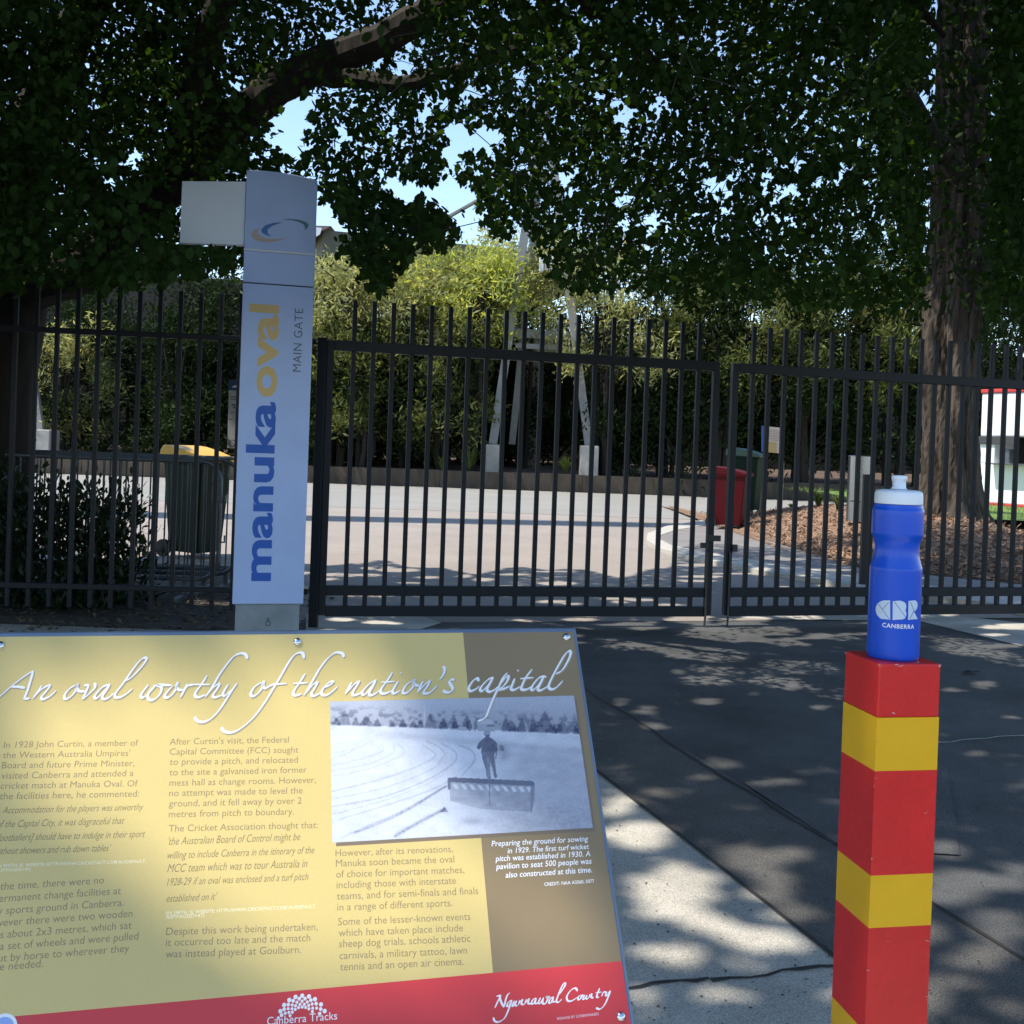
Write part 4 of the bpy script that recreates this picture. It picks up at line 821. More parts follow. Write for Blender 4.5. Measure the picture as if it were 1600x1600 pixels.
for pts, rad in limbs:
    P = [Vector(p) for p in catmull([tuple(p) for p in pts], 5)]; R_ = np.interp(np.linspace(0, 1, len(P)), np.linspace(0, 1, len(rad)), rad)
    mb = MB(); mb.tube([p + Vector((random.uniform(-.02, .02), random.uniform(-.02, .02), random.uniform(-.02, .02))) for p in P], list(R_), 9); build(mb, 'limb', M['bark'], st_, smooth=True)
setA = []
c = image_clusters(4600, -200, 1800, -140, 490, 5.4, 9.8); setA.append(cluster_leaves(c, 42, (.13, .13, .13), .028, .076))
c = image_clusters(1500, -150, 1750, -140, 420, 9.8, 14.5); setA.append(cluster_leaves(c, 34, (.2, .2, .2), .04, .08))
c = image_clusters(1100, -200, 420, -120, 470, 7.5, 11.5); setA.append(cluster_leaves(c, 38, (.2, .2, .18), .035, .08))
c = image_clusters(240, 480, 730, 60, 470, 6.2, 8.2); setA.append(cluster_leaves(c, 26, (.12, .12, .15), .03, .078))
# overhead part of the crown, above the frame
n = 9800; g = np.stack([rng.uniform(-7.5, 7.5, n), rng.uniform(.9, 17.2, n), np.zeros(n)], 1); zc = rng.uniform(4.4, 8.8, n); zc = np.where(g[:, 1] < 5, 7.2 + (zc - 4.4) * .6, zc)
cB = g + zc[:, None] * (_S / _S[2])[None]; sB = cluster_leaves(cB, 30, (.25, .25, .2), .09, .15); x_, y_, w_ = project(sB[0]); kB = ~((w_ > 0) & (x_ > -90) & (x_ < 1690) & (y_ > -90)); setA.append(tuple(a[kB] for a in sB))
qx, qy = rng.uniform(-60, 420, 900), rng.uniform(1240, 1640, 900); kq = ~inpoly(qx, qy, PANEL_LIT); qx, qy = qx[kq], qy[kq]; cP = np.array([np.array(ppx(a, b)) for a, b in zip(qx, qy)]) + rng.uniform(6.0, 9.0, len(qx))[:, None] * _S[None]; setA.append(cluster_leaves(cP, 26, (.12, .12, .12), .07, .11))  # unseen leaf clusters added along the sun line to shade the panel's lower left
qx, qy = rng.uniform(1130, 1640, 800), rng.uniform(862, 950, 800); zq = rng.uniform(5.0, 8.6, 800); cP = np.array([np.array(onz(a, b)) for a, b in zip(qx, qy)]) + (zq / _S[2])[:, None] * _S[None]; setA.append(cluster_leaves(cP, 26, (.2, .2, .2), .06, .10))  # leaf clusters added up the sun line to shade the path beyond the gate
n = 1500; cL = np.stack([rng.uniform(-11.5, -5.0, n), rng.uniform(-2, 7.5, n), rng.uniform(2.3, 7.5, n)], 1); setA.append(cluster_leaves(cL, 30, (.3, .3, .25), .09, .15))  # unseen leaves added at left to keep the bollard's left face dark
crown, LP = make_crown('crown', st_, setA, M['leaf'])
# twigs among the leaves that can be seen against the sky
mb = MB(); x_, y_, w_ = project(LP); vis = np.where((x_ > 380) & (x_ < 1500) & (y_ > 40) & (y_ < 470) & (w_ < 9.8))[0]
for i in rng.choice(vis, min(520, len(vis)), replace=False):
    dd_ = np.linalg.norm(LP[vis] - LP[i], axis=1); near = vis[(dd_ > .12) & (dd_ < .34)]
    if not len(near): continue
    a = Vector(LP[i]); e_ = Vector(LP[rng.choice(near)]); ex_, ey_, ew_ = project(np.array([a, e_, (a + e_) / 2]))
    if (ew_.min() < 7.7 and ((ex_ > 255) & (ex_ < 520)).any()) or ey_.max() > 440: continue
    mb.tube([a, (a + e_) / 2 + Vector((random.uniform(-.02, .02), random.uniform(-.02, .02), random.uniform(.0, .04))), e_], [.002, .0035, .0025], 4)
build(mb, 'twigs', M['twig'], st_)['kind'] = 'stuff'
print('crown leaves', len(LP))

# --- trees and shrubs in the distance
def tree(name, label, cat, group, px, pyb, depth, ptop, wpx, m, nleaf, L0, L1, slim=.3, zbase=.55, hang=0., stems=1, bottom=None, seed=0, barkm='bark', fill=1.):
    global rng
    b = at(px, pyb, depth); b.z = zbase; top = at(px, ptop, depth).z; r = wpx / F_PX * depth / 2
    root = thing(name, label, cat, b, group)
    zb2 = b.z + .25 * (top - b.z) if bottom is None else at(px, bottom, depth).z
    rr = random.Random(seed); mb = MB()
    lobes = []
    hgt = top - zb2
    for k in range(max(9, int(26 * fill))):
        a = rr.uniform(0, 2 * math.pi); q_ = rr.uniform(.1, 1.0); z = zb2 + hgt * rr.uniform(.08, 1.0) * (1 - .25 * q_ ** 2); rad = r * rr.uniform(.14, .36)
        lobes.append((Vector((b.x + math.cos(a) * r * q_, b.y + math.sin(a) * r * q_, z)), rad))
    for s_ in range(stems):
        j = Vector((rr.uniform(-.25, .25), rr.uniform(-.25, .25), 0)) * (stems > 1)
        mb.tube([b + j - Vector((0, 0, .1)), b + j * 1.4 + Vector((rr.uniform(-.15, .15), 0, (zb2 - b.z) * .6)), Vector((b.x + j.x * 2, b.y + j.y * 2, zb2 + hgt * .45)), Vector((b.x + j.x * 3, b.y, top - hgt * .15))], [.10, .08, .06, .02], 7)
    for c_, rad in lobes:
        mb.tube([Vector((b.x, b.y, zb2 + (c_.z - zb2) * .3)), (Vector((b.x, b.y, c_.z)) + c_) / 2 - Vector((0, 0, .2)), c_], [.045, .03, .012], 5)
    build(mb, 'trunk', M[barkm], root, smooth=True)
    per = nleaf // len(lobes); Pl_ = []
    for c_, rad in lobes:
        d = rdir(per); q_ = rng.random(per) ** .42; P = np.array(c_)[None] + d * (q_ * rad)[:, None] * np.array([1, 1, .85 + hang]); Pl_.append(P)
    # sprigs: gather leaves around points so that light and dark clumps show
    P = np.concatenate(Pl_); kq = max(1, len(P) // 14); ctr = P[rng.choice(len(P), kq, replace=False)]
    sh_ = np.array([rr.uniform(0, 6) for _ in range(6)]); cn = np.sin(ctr[:, 0] * 2.3 + sh_[0]) * np.sin(ctr[:, 2] * 2.7 + sh_[1]) + .7 * np.sin(ctr[:, 1] * 1.9 + ctr[:, 0] * 1.3 + sh_[2]) * np.sin(ctr[:, 2] * 4.1 + sh_[3]); ctr = ctr[cn > -.30]; kq = len(ctr)
    ns_ = int(16 * fill); sx_ = np.repeat(np.stack([b.x + r * rng.uniform(-.9, .9, ns_), b.y + r * rng.uniform(-.5, .5, ns_), top - hgt * rng.uniform(-.04, .22, ns_)], 1), 3, 0); sx_[:, 2] += np.tile([0, .22, .42], ns_) * (1 - hang); ctr = np.concatenate([ctr, sx_]); kq = len(ctr)
    P = np.repeat(ctr, 14, 0) + rng.normal(size=(kq * 14, 3)) * np.array([.24, .24, .24 + .15 * hang])
    n_ = len(P); D = rdir(n_) * .8 + np.array([0, 0, .25 - .9 * hang]); Nn = rdir(n_) + np.array([0, 0, .7]); L = rng.uniform(L0, L1, n_)
    leaf_mesh('crown', P, D, Nn, L, L * slim, m, root, 4)
    return root
BK = 'trees and tall shrubs growing along the grandstand'
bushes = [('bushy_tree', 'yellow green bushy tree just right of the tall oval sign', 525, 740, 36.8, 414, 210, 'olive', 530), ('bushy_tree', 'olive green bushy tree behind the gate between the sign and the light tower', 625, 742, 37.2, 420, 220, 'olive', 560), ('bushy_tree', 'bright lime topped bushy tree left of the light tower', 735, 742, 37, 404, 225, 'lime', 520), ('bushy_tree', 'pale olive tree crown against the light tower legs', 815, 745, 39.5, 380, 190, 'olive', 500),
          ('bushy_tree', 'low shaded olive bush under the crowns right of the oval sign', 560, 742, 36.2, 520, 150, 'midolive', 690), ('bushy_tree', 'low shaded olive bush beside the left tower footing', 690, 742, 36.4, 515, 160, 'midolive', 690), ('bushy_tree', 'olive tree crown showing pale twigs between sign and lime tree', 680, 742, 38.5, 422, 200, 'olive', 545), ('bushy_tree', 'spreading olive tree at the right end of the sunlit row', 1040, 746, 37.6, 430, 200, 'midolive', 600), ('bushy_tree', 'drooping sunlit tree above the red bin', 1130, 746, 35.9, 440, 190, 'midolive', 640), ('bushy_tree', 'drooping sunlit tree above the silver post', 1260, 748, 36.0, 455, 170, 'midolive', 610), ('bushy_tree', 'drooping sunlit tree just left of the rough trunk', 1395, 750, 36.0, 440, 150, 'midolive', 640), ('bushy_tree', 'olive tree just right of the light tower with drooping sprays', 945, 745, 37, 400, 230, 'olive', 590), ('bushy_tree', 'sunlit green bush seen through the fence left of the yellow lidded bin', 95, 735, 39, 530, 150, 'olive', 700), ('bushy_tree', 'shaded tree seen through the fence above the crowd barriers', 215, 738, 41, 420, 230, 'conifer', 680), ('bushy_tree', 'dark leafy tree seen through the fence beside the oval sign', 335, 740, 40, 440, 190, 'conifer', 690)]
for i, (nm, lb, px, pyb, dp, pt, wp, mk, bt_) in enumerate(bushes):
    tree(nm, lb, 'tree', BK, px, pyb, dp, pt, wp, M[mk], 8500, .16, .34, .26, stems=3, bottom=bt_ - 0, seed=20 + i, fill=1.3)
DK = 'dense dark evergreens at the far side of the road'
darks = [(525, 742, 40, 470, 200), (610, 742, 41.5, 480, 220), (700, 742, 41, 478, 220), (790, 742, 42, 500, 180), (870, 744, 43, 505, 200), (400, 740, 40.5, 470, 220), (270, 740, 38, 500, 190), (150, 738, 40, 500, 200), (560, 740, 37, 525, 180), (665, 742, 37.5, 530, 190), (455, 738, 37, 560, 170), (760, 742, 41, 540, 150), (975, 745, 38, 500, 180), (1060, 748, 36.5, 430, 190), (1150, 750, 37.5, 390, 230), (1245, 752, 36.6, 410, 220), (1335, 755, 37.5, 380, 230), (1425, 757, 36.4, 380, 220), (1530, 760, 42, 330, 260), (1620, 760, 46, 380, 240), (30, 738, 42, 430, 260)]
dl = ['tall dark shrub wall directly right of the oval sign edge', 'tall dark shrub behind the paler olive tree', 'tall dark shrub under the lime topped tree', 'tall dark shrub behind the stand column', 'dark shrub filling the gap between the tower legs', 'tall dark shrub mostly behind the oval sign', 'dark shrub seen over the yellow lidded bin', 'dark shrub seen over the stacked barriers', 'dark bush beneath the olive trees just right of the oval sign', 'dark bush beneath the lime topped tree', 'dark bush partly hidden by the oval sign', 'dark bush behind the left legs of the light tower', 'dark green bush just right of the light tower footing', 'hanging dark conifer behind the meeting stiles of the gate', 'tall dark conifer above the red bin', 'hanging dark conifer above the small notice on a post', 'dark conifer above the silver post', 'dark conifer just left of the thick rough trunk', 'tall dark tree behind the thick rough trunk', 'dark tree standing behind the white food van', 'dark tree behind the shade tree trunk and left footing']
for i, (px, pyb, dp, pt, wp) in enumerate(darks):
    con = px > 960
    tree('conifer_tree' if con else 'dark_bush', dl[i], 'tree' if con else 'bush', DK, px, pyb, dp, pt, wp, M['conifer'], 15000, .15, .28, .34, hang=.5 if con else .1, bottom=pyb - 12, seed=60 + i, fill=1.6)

# ------------------------------------------------------------------ rough-barked tree on the mound
TY = 18.0
tb = at(1493, 806, TY); tb.z = hz(tb.x, TY) - .05
rt = thing('rough_bark_tree', 'thick rough barked tree on the mulch mound beside the white food van', 'tree', tb)
mb = MB(); nr, nc = 130, 96; rows = []
cent = [(806, 1490), (780, 1487), (700, 1485), (600, 1486), (500, 1490), (400, 1500), (300, 1502), (150, 1503), (0, 1505), (-160, 1507)]
cy_ = [c[0] for c in cent][::-1]; cx_ = [c[1] for c in cent][::-1]
wid = [(812, 56), (800, 49), (780, 43), (740, 39), (600, 37), (500, 37), (300, 36), (0, 35), (-160, 32)]
wy = [w[0] for w in wid][::-1]; wv_ = [w[1] for w in wid][::-1]
ph = [random.uniform(0, 6.28) for _ in range(8)]
vs = []
for i in range(nr + 1):
    py = 812 + (-160 - 812) * i / nr; c = at(float(np.interp(py, cy_, cx_)), py, TY); R0 = float(np.interp(py, wy, wv_)) / F_PX * TY
    for j in range(nc):
        a = 2 * math.pi * j / nc
        lob = 1 + .15 * math.sin(3 * a + ph[0] + .004 * py + .5 * math.sin(py * .011)) + .09 * math.sin(5 * a + ph[1] - .006 * py + .6 * math.sin(py * .017 + 1)) + .06 * math.sin(9 * a + ph[2] + .012 * py + 1.1 * math.sin(py * .023)) + .045 * math.sin(17 * a + ph[3] + 1.6 * math.sin(py * .031 + 2)) + .03 * math.sin(31 * a + ph[5] + 2.2 * math.sin(py * .043 + a)) + random.uniform(-.022, .022) + .05 * math.sin(py * .037 + 2 * a)
        if py > 770: lob += .18 * (py - 770) / 40 * math.sin(6 * a + ph[4])
        vs.append((c.x + R0 * lob * math.cos(a), c.y + R0 * lob * math.sin(a), c.z))
fs = [(i * nc + j, i * nc + (j + 1) % nc, (i + 1) * nc + (j + 1) % nc, (i + 1) * nc + j) for i in range(nr) for j in range(nc)]
mb.add(vs, fs); build(mb, 'trunk', M['barkpale'], rt, smooth=False)
for pts, rad in (([at(1520, 450, TY), at(1560, 408, TY - .6), at(1640, 378, TY - 1.4), at(1760, 350, TY - 2)], [.22, .17, .13, .08]), ([at(1515, 300, TY), at(1450, 200, TY - 1), at(1380, 60, TY - 2)], [.2, .13, .06]), ([at(1520, 480, TY), at(1570, 462, TY - .5), at(1660, 475, TY - 1)], [.09, .07, .04]), ([at(1510, 150, TY), at(1580, 60, TY - 1), at(1660, -60, TY - 1.5)], [.2, .14, .08])):
    mb = MB(); P = catmull([tuple(p) for p in pts], 5); mb.tube(P, list(np.interp(np.linspace(0, 1, len(P)), np.linspace(0, 1, len(rad)), rad)), 8); build(mb, 'limb', M['bark'], rt, smooth=True)
def free_crown(name, parent, n, box, dep, L0, L1, m, slim, sig, per, hang, sky=.35):
    c = image_clusters(n, box[0], box[1], box[2], box[3], dep[0], dep[1]); P, D, Nn, L = cluster_leaves(c, per, sig, L0, L1); D = D + np.array([0, 0, -hang])
    k = np.ones(len(P), bool)
    for g_ in GAPS: x, y, w = project(P); k &= ~inpoly(x, y, g_)
    x, y, w = project(P); k &= ~((w < 18.6) & inpoly(x, y, [(1448, -60), (1548, -60), (1540, 520), (1440, 520)]) & (rng.random(len(P)) < .85))
    t = P[:, 2] / _S[2]; Q = P - t[:, None] * _S; k &= ~((Q[:, 1] < 8) & (Q[:, 0] < 3))
    t = (P[:, 1] - 25.6) / _S[1]; Q = P - t[:, None] * _S; x, y, w = project(Q); k &= ~((t > 0) & (w > 0) & (x > 1515) & (x < 1720) & (y > 560) & (y < 840))
    t = (P[:, 2] - .42) / _S[2]; Q = P - t[:, None] * _S; x, y, w = project(Q); k &= ~((w > 0) & inpoly(x, y, [(1140, 798), (1440, 798), (1500, 812), (1620, 818), (1620, 850), (1420, 866), (1220, 852), (1140, 835)]) & (rng.random(len(P)) < .93))
    leaf_mesh(name, P[k], D[k], Nn[k], L[k], L[k] * slim, m, parent, 4)
free_crown('crown', rt, 620, (1380, 1720, -250, 470), (14.5, 20.5), .14, .26, M['conifer'], .3, (.45, .45, .5), 34, .9)
free_crown('crown', rt, 420, (1130, 1500, -420, 360), (14.8, 18.2), .14, .24, M['conifer'], .4, (.35, .35, .35), 34, .5)  # second leaf batch added to throw shade on the trunk

# ------------------------------------------------------------------ light towers
def light_tower(label, X0, legs, foots, beams, depth, zf):
    b = at(X0, 720, depth); b.z = .5
    root = thing('light_tower', label, 'tower', b, 'floodlight towers behind the retaining wall')
    for (xa, ya, xb, yb, w, dd) in legs:
        mb = MB(); mb.bar(at(xa, ya, depth + dd), at(xb, yb, depth + dd * .3), w / F_PX * depth, w / F_PX * depth * .9); build(mb, 'leg', M['cream'], root, bevel=.01)
    for (x0, y0, x1, y1, dd) in foots:
        p = at(x0, y1, depth + dd); q = at(x1, y0, depth + dd); w = q.x - p.x
        mb = MB(); mb.box((p.x, depth + dd - w / 2, zf), (q.x, depth + dd + w / 2, q.z)); build(mb, 'footing', M['footing'], root, bevel=.03)
    for (xa, ya, xb, yb, h) in beams:
        mb = MB(); mb.bar(at(xa, ya, depth), at(xb, yb, depth), h / F_PX * depth, .25, side=Vector((0, 0, 1))); build(mb, 'cross_beam', M['cream'], root, bevel=.01)
    return root
lt = light_tower('pale splayed leg floodlight tower on concrete blocks behind the gate', 850, [(770, 694, 838, 245, 13, -.5), (800, 694, 846, 235, 11, 1.5), (920, 699, 862, 235, 12, -.5), (838, 245, 845, 150, 9, 0), (862, 235, 853, 150, 9, 0)], [(758, 695, 787, 742, -.5), (905, 697, 935, 738, -.5)], [(802, 520, 893, 526, 13), (805, 540, 895, 545, 8), (848, 398, 876, 399, 8), (690, 345, 800, 283, 4), (828, 300, 864, 302, 6)], 37.2, .4)
mb = MB(); p = at(858, 412, 37.0); mb.obox(p, (.16, 0, 0), (0, .12, 0), (0, 0, .24)); p = at(846, 412, 37.0); mb.obox(p, (.08, 0, 0), (0, .2, 0), (0, 0, .3)); build(mb, 'junction_box', M['white'], lt, bevel=.02)
l2 = light_tower('pale sloping tower leg on a concrete block marked OUT beside the shade tree', 50, [(64, 672, 43, 520, 9, 0), (43, 520, 0, 200, 9, 0), (-90, 690, -20, 200, 9, 0)], [(45, 672, 86, 742, 0), (-130, 690, -80, 742, 0)], [(-60, 520, 43, 522, 9)], 37.0, .4)
mb = MB()
for ch, yy in (('O', 690), ('U', 697.5), ('T', 705)):
    V, Fc = text_shape(ch, .02); A = at(50.5, yy, 37.0 - 41 / F_PX * 37 / 2 - .006); hh = 6.2 / F_PX * 37 / .727
    mb.add([(A.x + float(v[0]) * hh, A.y, A.z + float(v[1]) * hh) for v in V], Fc)
build(mb, 'lettering', M['black'], l2)
# a tall unseen mast, added left of the view, throws the long band of shade over the road
mx, my = -16.5, 16.3
mt = thing('unseen_mast', 'tall round unseen mast added to throw shade over the road', 'mast', (mx, my, 0))
mb = MB(); mb.tube([(mx, my, 0), (mx, my, 20), (mx, my, 52)], [.75, .72, .6], 20); build(mb, 'pole', M['cream'], mt, smooth=True)

# ------------------------------------------------------------------ grandstand
GS = 46.0
gs = thing('grandstand', 'low grandstand with a long olive grey roof behind the olive trees', 'building', (0, GS, 0))
M['roofm'] = mat('olive_grey_roof_sheet', (.13, .12, .085), .7, var=.1, scale=1); M['standwall'] = mat('dark_stand_wall', (.022, .019, .017), .9, var=.2, scale=1.5); M['gscol'] = mat('stand_concrete', (.36, .33, .27), .9, var=.15, scale=1.5)
r1, r2_ = at(505, 359, 46.0), at(742, 384, 48.3); rd = (r2_ - r1); rd.z = 0; rd.normalize(); rn = Vector((-rd.y, rd.x, 0))
zt = r1.z
mb = MB(); a = r1; b = r1 + rd * 30
mb.prism([Vector((a.x, a.y, zt)), Vector((a.x, a.y, zt - 1.1)), Vector((a.x, a.y, zt - 1.1)) + rn * 11 + Vector((0, 0, -.6)), Vector((a.x, a.y, zt)) + rn * 11 + Vector((0, 0, -.2))], rd * 13); build(mb, 'roof', M['roofm'], gs)
mb = MB(); c1_, c2_ = at(440, 351, 45.6), at(517, 353, 45.6); mb.prism([c1_, c2_, c2_ - Vector((.35, 0, .22)), c1_ - Vector((0, 0, .3))], (0, 6, 0)); build(mb, 'upper_roof', mat('brown_roof_edge', (.20, .15, .13), .7), gs)
mb = MB(); mb.add([at(494, 355, 45.5), at(503, 356, 45.5), at(500, 366, 45.5), at(494, 370, 45.5)], [(0, 1, 2, 3)]); build(mb, 'fascia', M['white'], gs)
mb = MB(); mb.box((-34, GS + .5, 0), (32, GS + 1.2, 6.2)); mb.box((-34, GS + 8, 0), (-7.5, GS + 9, 9.5)); build(mb, 'wall', M['standwall'], gs)
for x_ in (829,):
    p = at(x_, 700, 41.5); mb = MB(); mb.box((p.x - .19, 41.3, .4), (p.x + .19, 41.7, 4.6)); mb.box((p.x - .32, 41.2, 4.6), (p.x + .32, 41.8, 5.1)); build(mb, 'column', M['gscol'], gs, bevel=.02)
mb = MB(); mb.box((-.4, 41.1, 5.12), (2.5, 42.2, 5.75)); build(mb, 'edge_beam', M['gscol'], gs)
for x0, x1 in ((300, 385), (455, 530), (1195, 1240), (1260, 1290)):
    p, q = at(x0, 520 if x0 < 600 else 675, 41.6), at(x1, 520 if x0 < 600 else 675, 41.6)

# ------------------------------------------------------------------ wheelie bins
def wheelie_bin(label, px, py, depth, wpx, hpx, body, lid, yaw, zb=None, open_=0., stripe=None, grp=None):
    b = at(px, py, depth)
    if zb is not None: b.z = zb
    root = thing('wheelie_bin', label, 'bin', b, grp)
    w = wpx / F_PX * depth * .5; h = hpx / F_PX * depth; d = w * 1.2
    X = Vector((math.cos(yaw), math.sin(yaw), 0)); Y = Vector((-math.sin(yaw), math.cos(yaw), 0)); Z = Vector((0, 0, 1))
    P = lambda x, y, z: b + X * x + Y * y + Z * z
    mb = MB(); n = 6; secs = []
    for z, k in ((.05, .76), (.12, .79), (.5, .90), (.86, .99), (.865, 1.07), (.90, 1.07)):
        secs.append([P(sx_ * w * k, sy_ * d * k, z * h) for sx_, sy_ in ((-1, -.94), (-.94, -1), (.94, -1), (1, -.94), (1, .94), (.94, 1), (-.94, 1), (-1, .94))])
    vs = [v for s_ in secs for v in s_]; m_ = 8
    mb.add(vs, [(i * m_ + j, i * m_ + (j + 1) % m_, (i + 1) * m_ + (j + 1) % m_, (i + 1) * m_ + j) for i in range(len(secs) - 1) for j in range(m_)] + [tuple(range(m_))[::-1], tuple(range((len(secs) - 1) * m_, len(secs) * m_))])
    build(mb, 'body', body, root, bevel=.006)
    mb = MB(); prof = [(-1.14, .885), (-1.16, .905), (-1.0, .935), (-.3, .985), (.4, 1.02), (.95, 1.03), (1.10, .985), (1.12, .90)]
    mb.prism([P(-w * 1.10, d * y, h * z) for y, z in prof], X * w * 2.2); l_ = build(mb, 'lid', lid, root, bevel=.015)
    mb = MB(); mb.tube([P(-w * .8, d * 1.25, h * .93), P(w * .8, d * 1.25, h * .93)], .014, 8); build(mb, 'handle', body, root, smooth=True)
    for s_ in (-1, 1):
        mb = MB(); c = P(s_ * w * .98, d * .86, .10); mb.tube([c - X * .025, c + X * .025], .10, 20); wh = build(mb, 'wheel', M['rubber'], root, smooth=True)
    if stripe is not None:
        mb = MB(); mb.obox(P(w * .945, -d * .1, h * .60), X * .010, Y * .02, Z * h * .17 ); build(mb, 'stripe', stripe, root)
    return root
M['binred'] = mat('red_bin_plastic', (.075, .003, .006), .5, var=.06, scale=6, spec=.2); M['bingreen'] = mat('dark_green_bin_plastic', (.003, .018, .011), .5, var=.08, scale=6, spec=.15); M['lidy'] = mat('yellow_lid_plastic', (.72, .40, .01), .4); M['lidg'] = mat('green_lid_plastic', (.045, .10, .07), .45); M['stripe'] = mat('tan_label', (.25, .16, .06), .6)
wheelie_bin('dark green wheelie bin with a yellow lid behind the crowd barriers', 304, 868, 12.4, 66, 168, M['bingreen'], M['lidy'], math.radians(62), 0.01, stripe=M['stripe'])
wheelie_bin('red wheelie bin standing on the kerb nose behind the gate', 1139, 818, 19.6, 46, 92, M['binred'], M['binred'], math.radians(66), .09)
wheelie_bin('dark wheelie bin with a pale green lid behind the red bin', 1163, 808, 21.4, 40, 98, M['bingreen'], M['lidg'], math.radians(60), .28)

# ------------------------------------------------------------------ posts and notices beyond the gate
def post(name, label, cat, px, ytop, ybot, depth, wpx, m, round_=False, grp=None, capm=None):
    b = at(px, ybot, depth); t = at(px, ytop, depth); r = wpx / F_PX * depth / 2
    root = thing(name, label, cat, b, grp); mb = MB()
    if round_: mb.lathe([(r, -.15), (r, t.z - b.z - .012), (r * .93, t.z - b.z)], 28, b); build(mb, 'shaft', m, root, smooth=True)
    else: mb.box((b.x - r, b.y - r, b.z - .15), (b.x + r, b.y + r, t.z)); build(mb, 'shaft', m, root, bevel=r * .15)
    return root
M['brush'] = mat('brushed_steel', (.26, .27, .29), .25, metal=.95, var=.1, scale=14, stretch=(1, 1, .05))
sp_ = post('steel_bollard', 'fat silver steel bollard on the mulch behind the blue bottle', 'bollard', 1343, 712, 800, 17.2, 40, M['brush'], True)
bp_ = post('black_post', 'slim black post on the path between the gate and the silver bollard', 'post', 1347, 741, 917, 11.6, 9, M['black'])
mb = MB(); p = at(1336, 783, 11.55); mb.tube([p - Vector((.05, 0, 0)), p + Vector((.06, 0, 0))], .006, 6); build(mb, 'arm', M['black'], bp_)
post('timber_post', 'pale square timber post under the white and yellow notice', 'post', 1219, 721, 791, 22.4, 6, M['timber'])
for x_, y0, lb in ((1172, 737, 'grey timber bollard nearest the dark bin'), (1187, 736, 'grey timber bollard beside the notice post')):
    post('timber_bollard', lb, 'bollard', x_, y0, 800, 21.6, 10, M['timber'], True, 'timber bollards beside the bins')
nb_ = at(1194, 800, 20.6)
ns = thing('notice_board', 'small white and yellow notice with blue edge on a slim post by the bins', 'sign', nb_)
mb = MB(); t_ = at(1193, 668, 20.6); mb.box((nb_.x - .04, 20.57, nb_.z - .2), (nb_.x + .02, 20.63, t_.z)); build(mb, 'post', mat('blue_post', (.03, .055, .16), .5), ns)
def quad(px, py, d, o=0.): return at(px, py, d - o)
mb = MB(); mb.prism([quad(1191, 665.5, 20.55), quad(1226, 669, 20.55), quad(1225, 709, 20.55), quad(1191, 706, 20.55)], (0, .03, 0)); build(mb, 'board', mat('cream_notice', (.62, .58, .53), .6, var=.05, scale=6), ns)
mb = MB(); mb.prism([quad(1190.5, 665.3, 20.54), quad(1196, 666, 20.54), quad(1196, 706.6, 20.54), quad(1190.5, 706, 20.54)], (0, .035, 0)); build(mb, 'blue_edge', mat('blue_notice_edge', (.03, .10, .38), .5), ns)
mb = MB(); mb.prism([quad(1197, 690, 20.545), quad(1213, 691, 20.545), quad(1213, 707.8, 20.545), quad(1197, 706.6, 20.545)], (0, .01, 0)); build(mb, 'yellow_block', mat('yellow_notice', (.50, .38, .18), .6), ns)
mb = MB()
for k in range(7): mb.add([quad(1200, 671 + 2.6 * k, 20.54), quad(1222, 673 + 2.6 * k, 20.54), quad(1222, 673.8 + 2.6 * k, 20.54), quad(1200, 671.8 + 2.6 * k, 20.54)], [(0, 1, 2, 3)])
build(mb, 'print_lines', mat('grey_notice_print', (.35, .33, .31), .6), ns)
# conditions-of-entry sign beside the pylon
cb_ = at(370, 860, 11.2); cb_.z = 0
cs = thing('conditions_sign', 'tall white notice with blue heading and no smoking symbol half hidden by the oval sign', 'sign', cb_)
Q = lambda x, y, o=0.: at(x, y, 11.2 - o)
mb = MB(); mb.prism([Q(357.5, 609), Q(408, 612), Q(405, 703), Q(355, 700)], (0, .02, 0)); build(mb, 'board', mat('grey_white_notice', (.46, .46, .45), .6, var=.12, scale=8), cs)
mb = MB(); mb.prism([Q(358, 593, .002), Q(408.6, 596, .002), Q(408, 612.5, .002), Q(357.3, 609.5, .002)], (0, .02, 0)); build(mb, 'heading', mat('navy_heading', (.012, .06, .19), .5), cs)
mb = MB(); pts = [(362, 604.5), (366, 602), (371, 601.5), (376, 600), (373, 603), (370, 605.5), (365, 606)]; mb.add([Q(x, y, .006) for x, y in pts], [tuple(range(len(pts)))]); build(mb, 'emblem', M['white'], cs)
mb = MB(); cc = Q(362.8, 692.5, .005); rr_ = 5.6 / F_PX * 11.2
for k in range(24):
    a0, a1_ = 2 * math.pi * k / 24, 2 * math.pi * (k + 1) / 24
    mb.add([cc + Vector((r_ * math.cos(a), 0, r_ * math.sin(a))) for r_, a in ((rr_, a0), (rr_, a1_), (rr_ * .78, a1_), (rr_ * .78, a0))], [(0, 1, 2, 3)])
mb.add([cc + Vector(v) * rr_ for v in ((-.68, 0, .60), (-.60, 0, .68), (.68, 0, -.60), (.60, 0, -.68))], [(0, 1, 2, 3)]); build(mb, 'symbol', mat('dull_red_print', (.16, .04, .04), .6), cs)
mb = MB()
for (x, y, w, h) in ((360, 619, 10, 2), (360, 623, 9, 1.5), (362, 631, 6, 3), (364, 635, 4, 3), (357.5, 654, 6, 2), (360, 644, 8, 1.2)): mb.add([Q(x, y, .004), Q(x + w, y + .5, .004), Q(x + w, y + h + .5, .004), Q(x, y + h, .004)], [(0, 1, 2, 3)])
build(mb, 'print_lines', mat('notice_print', (.13, .13, .13), .7), cs)
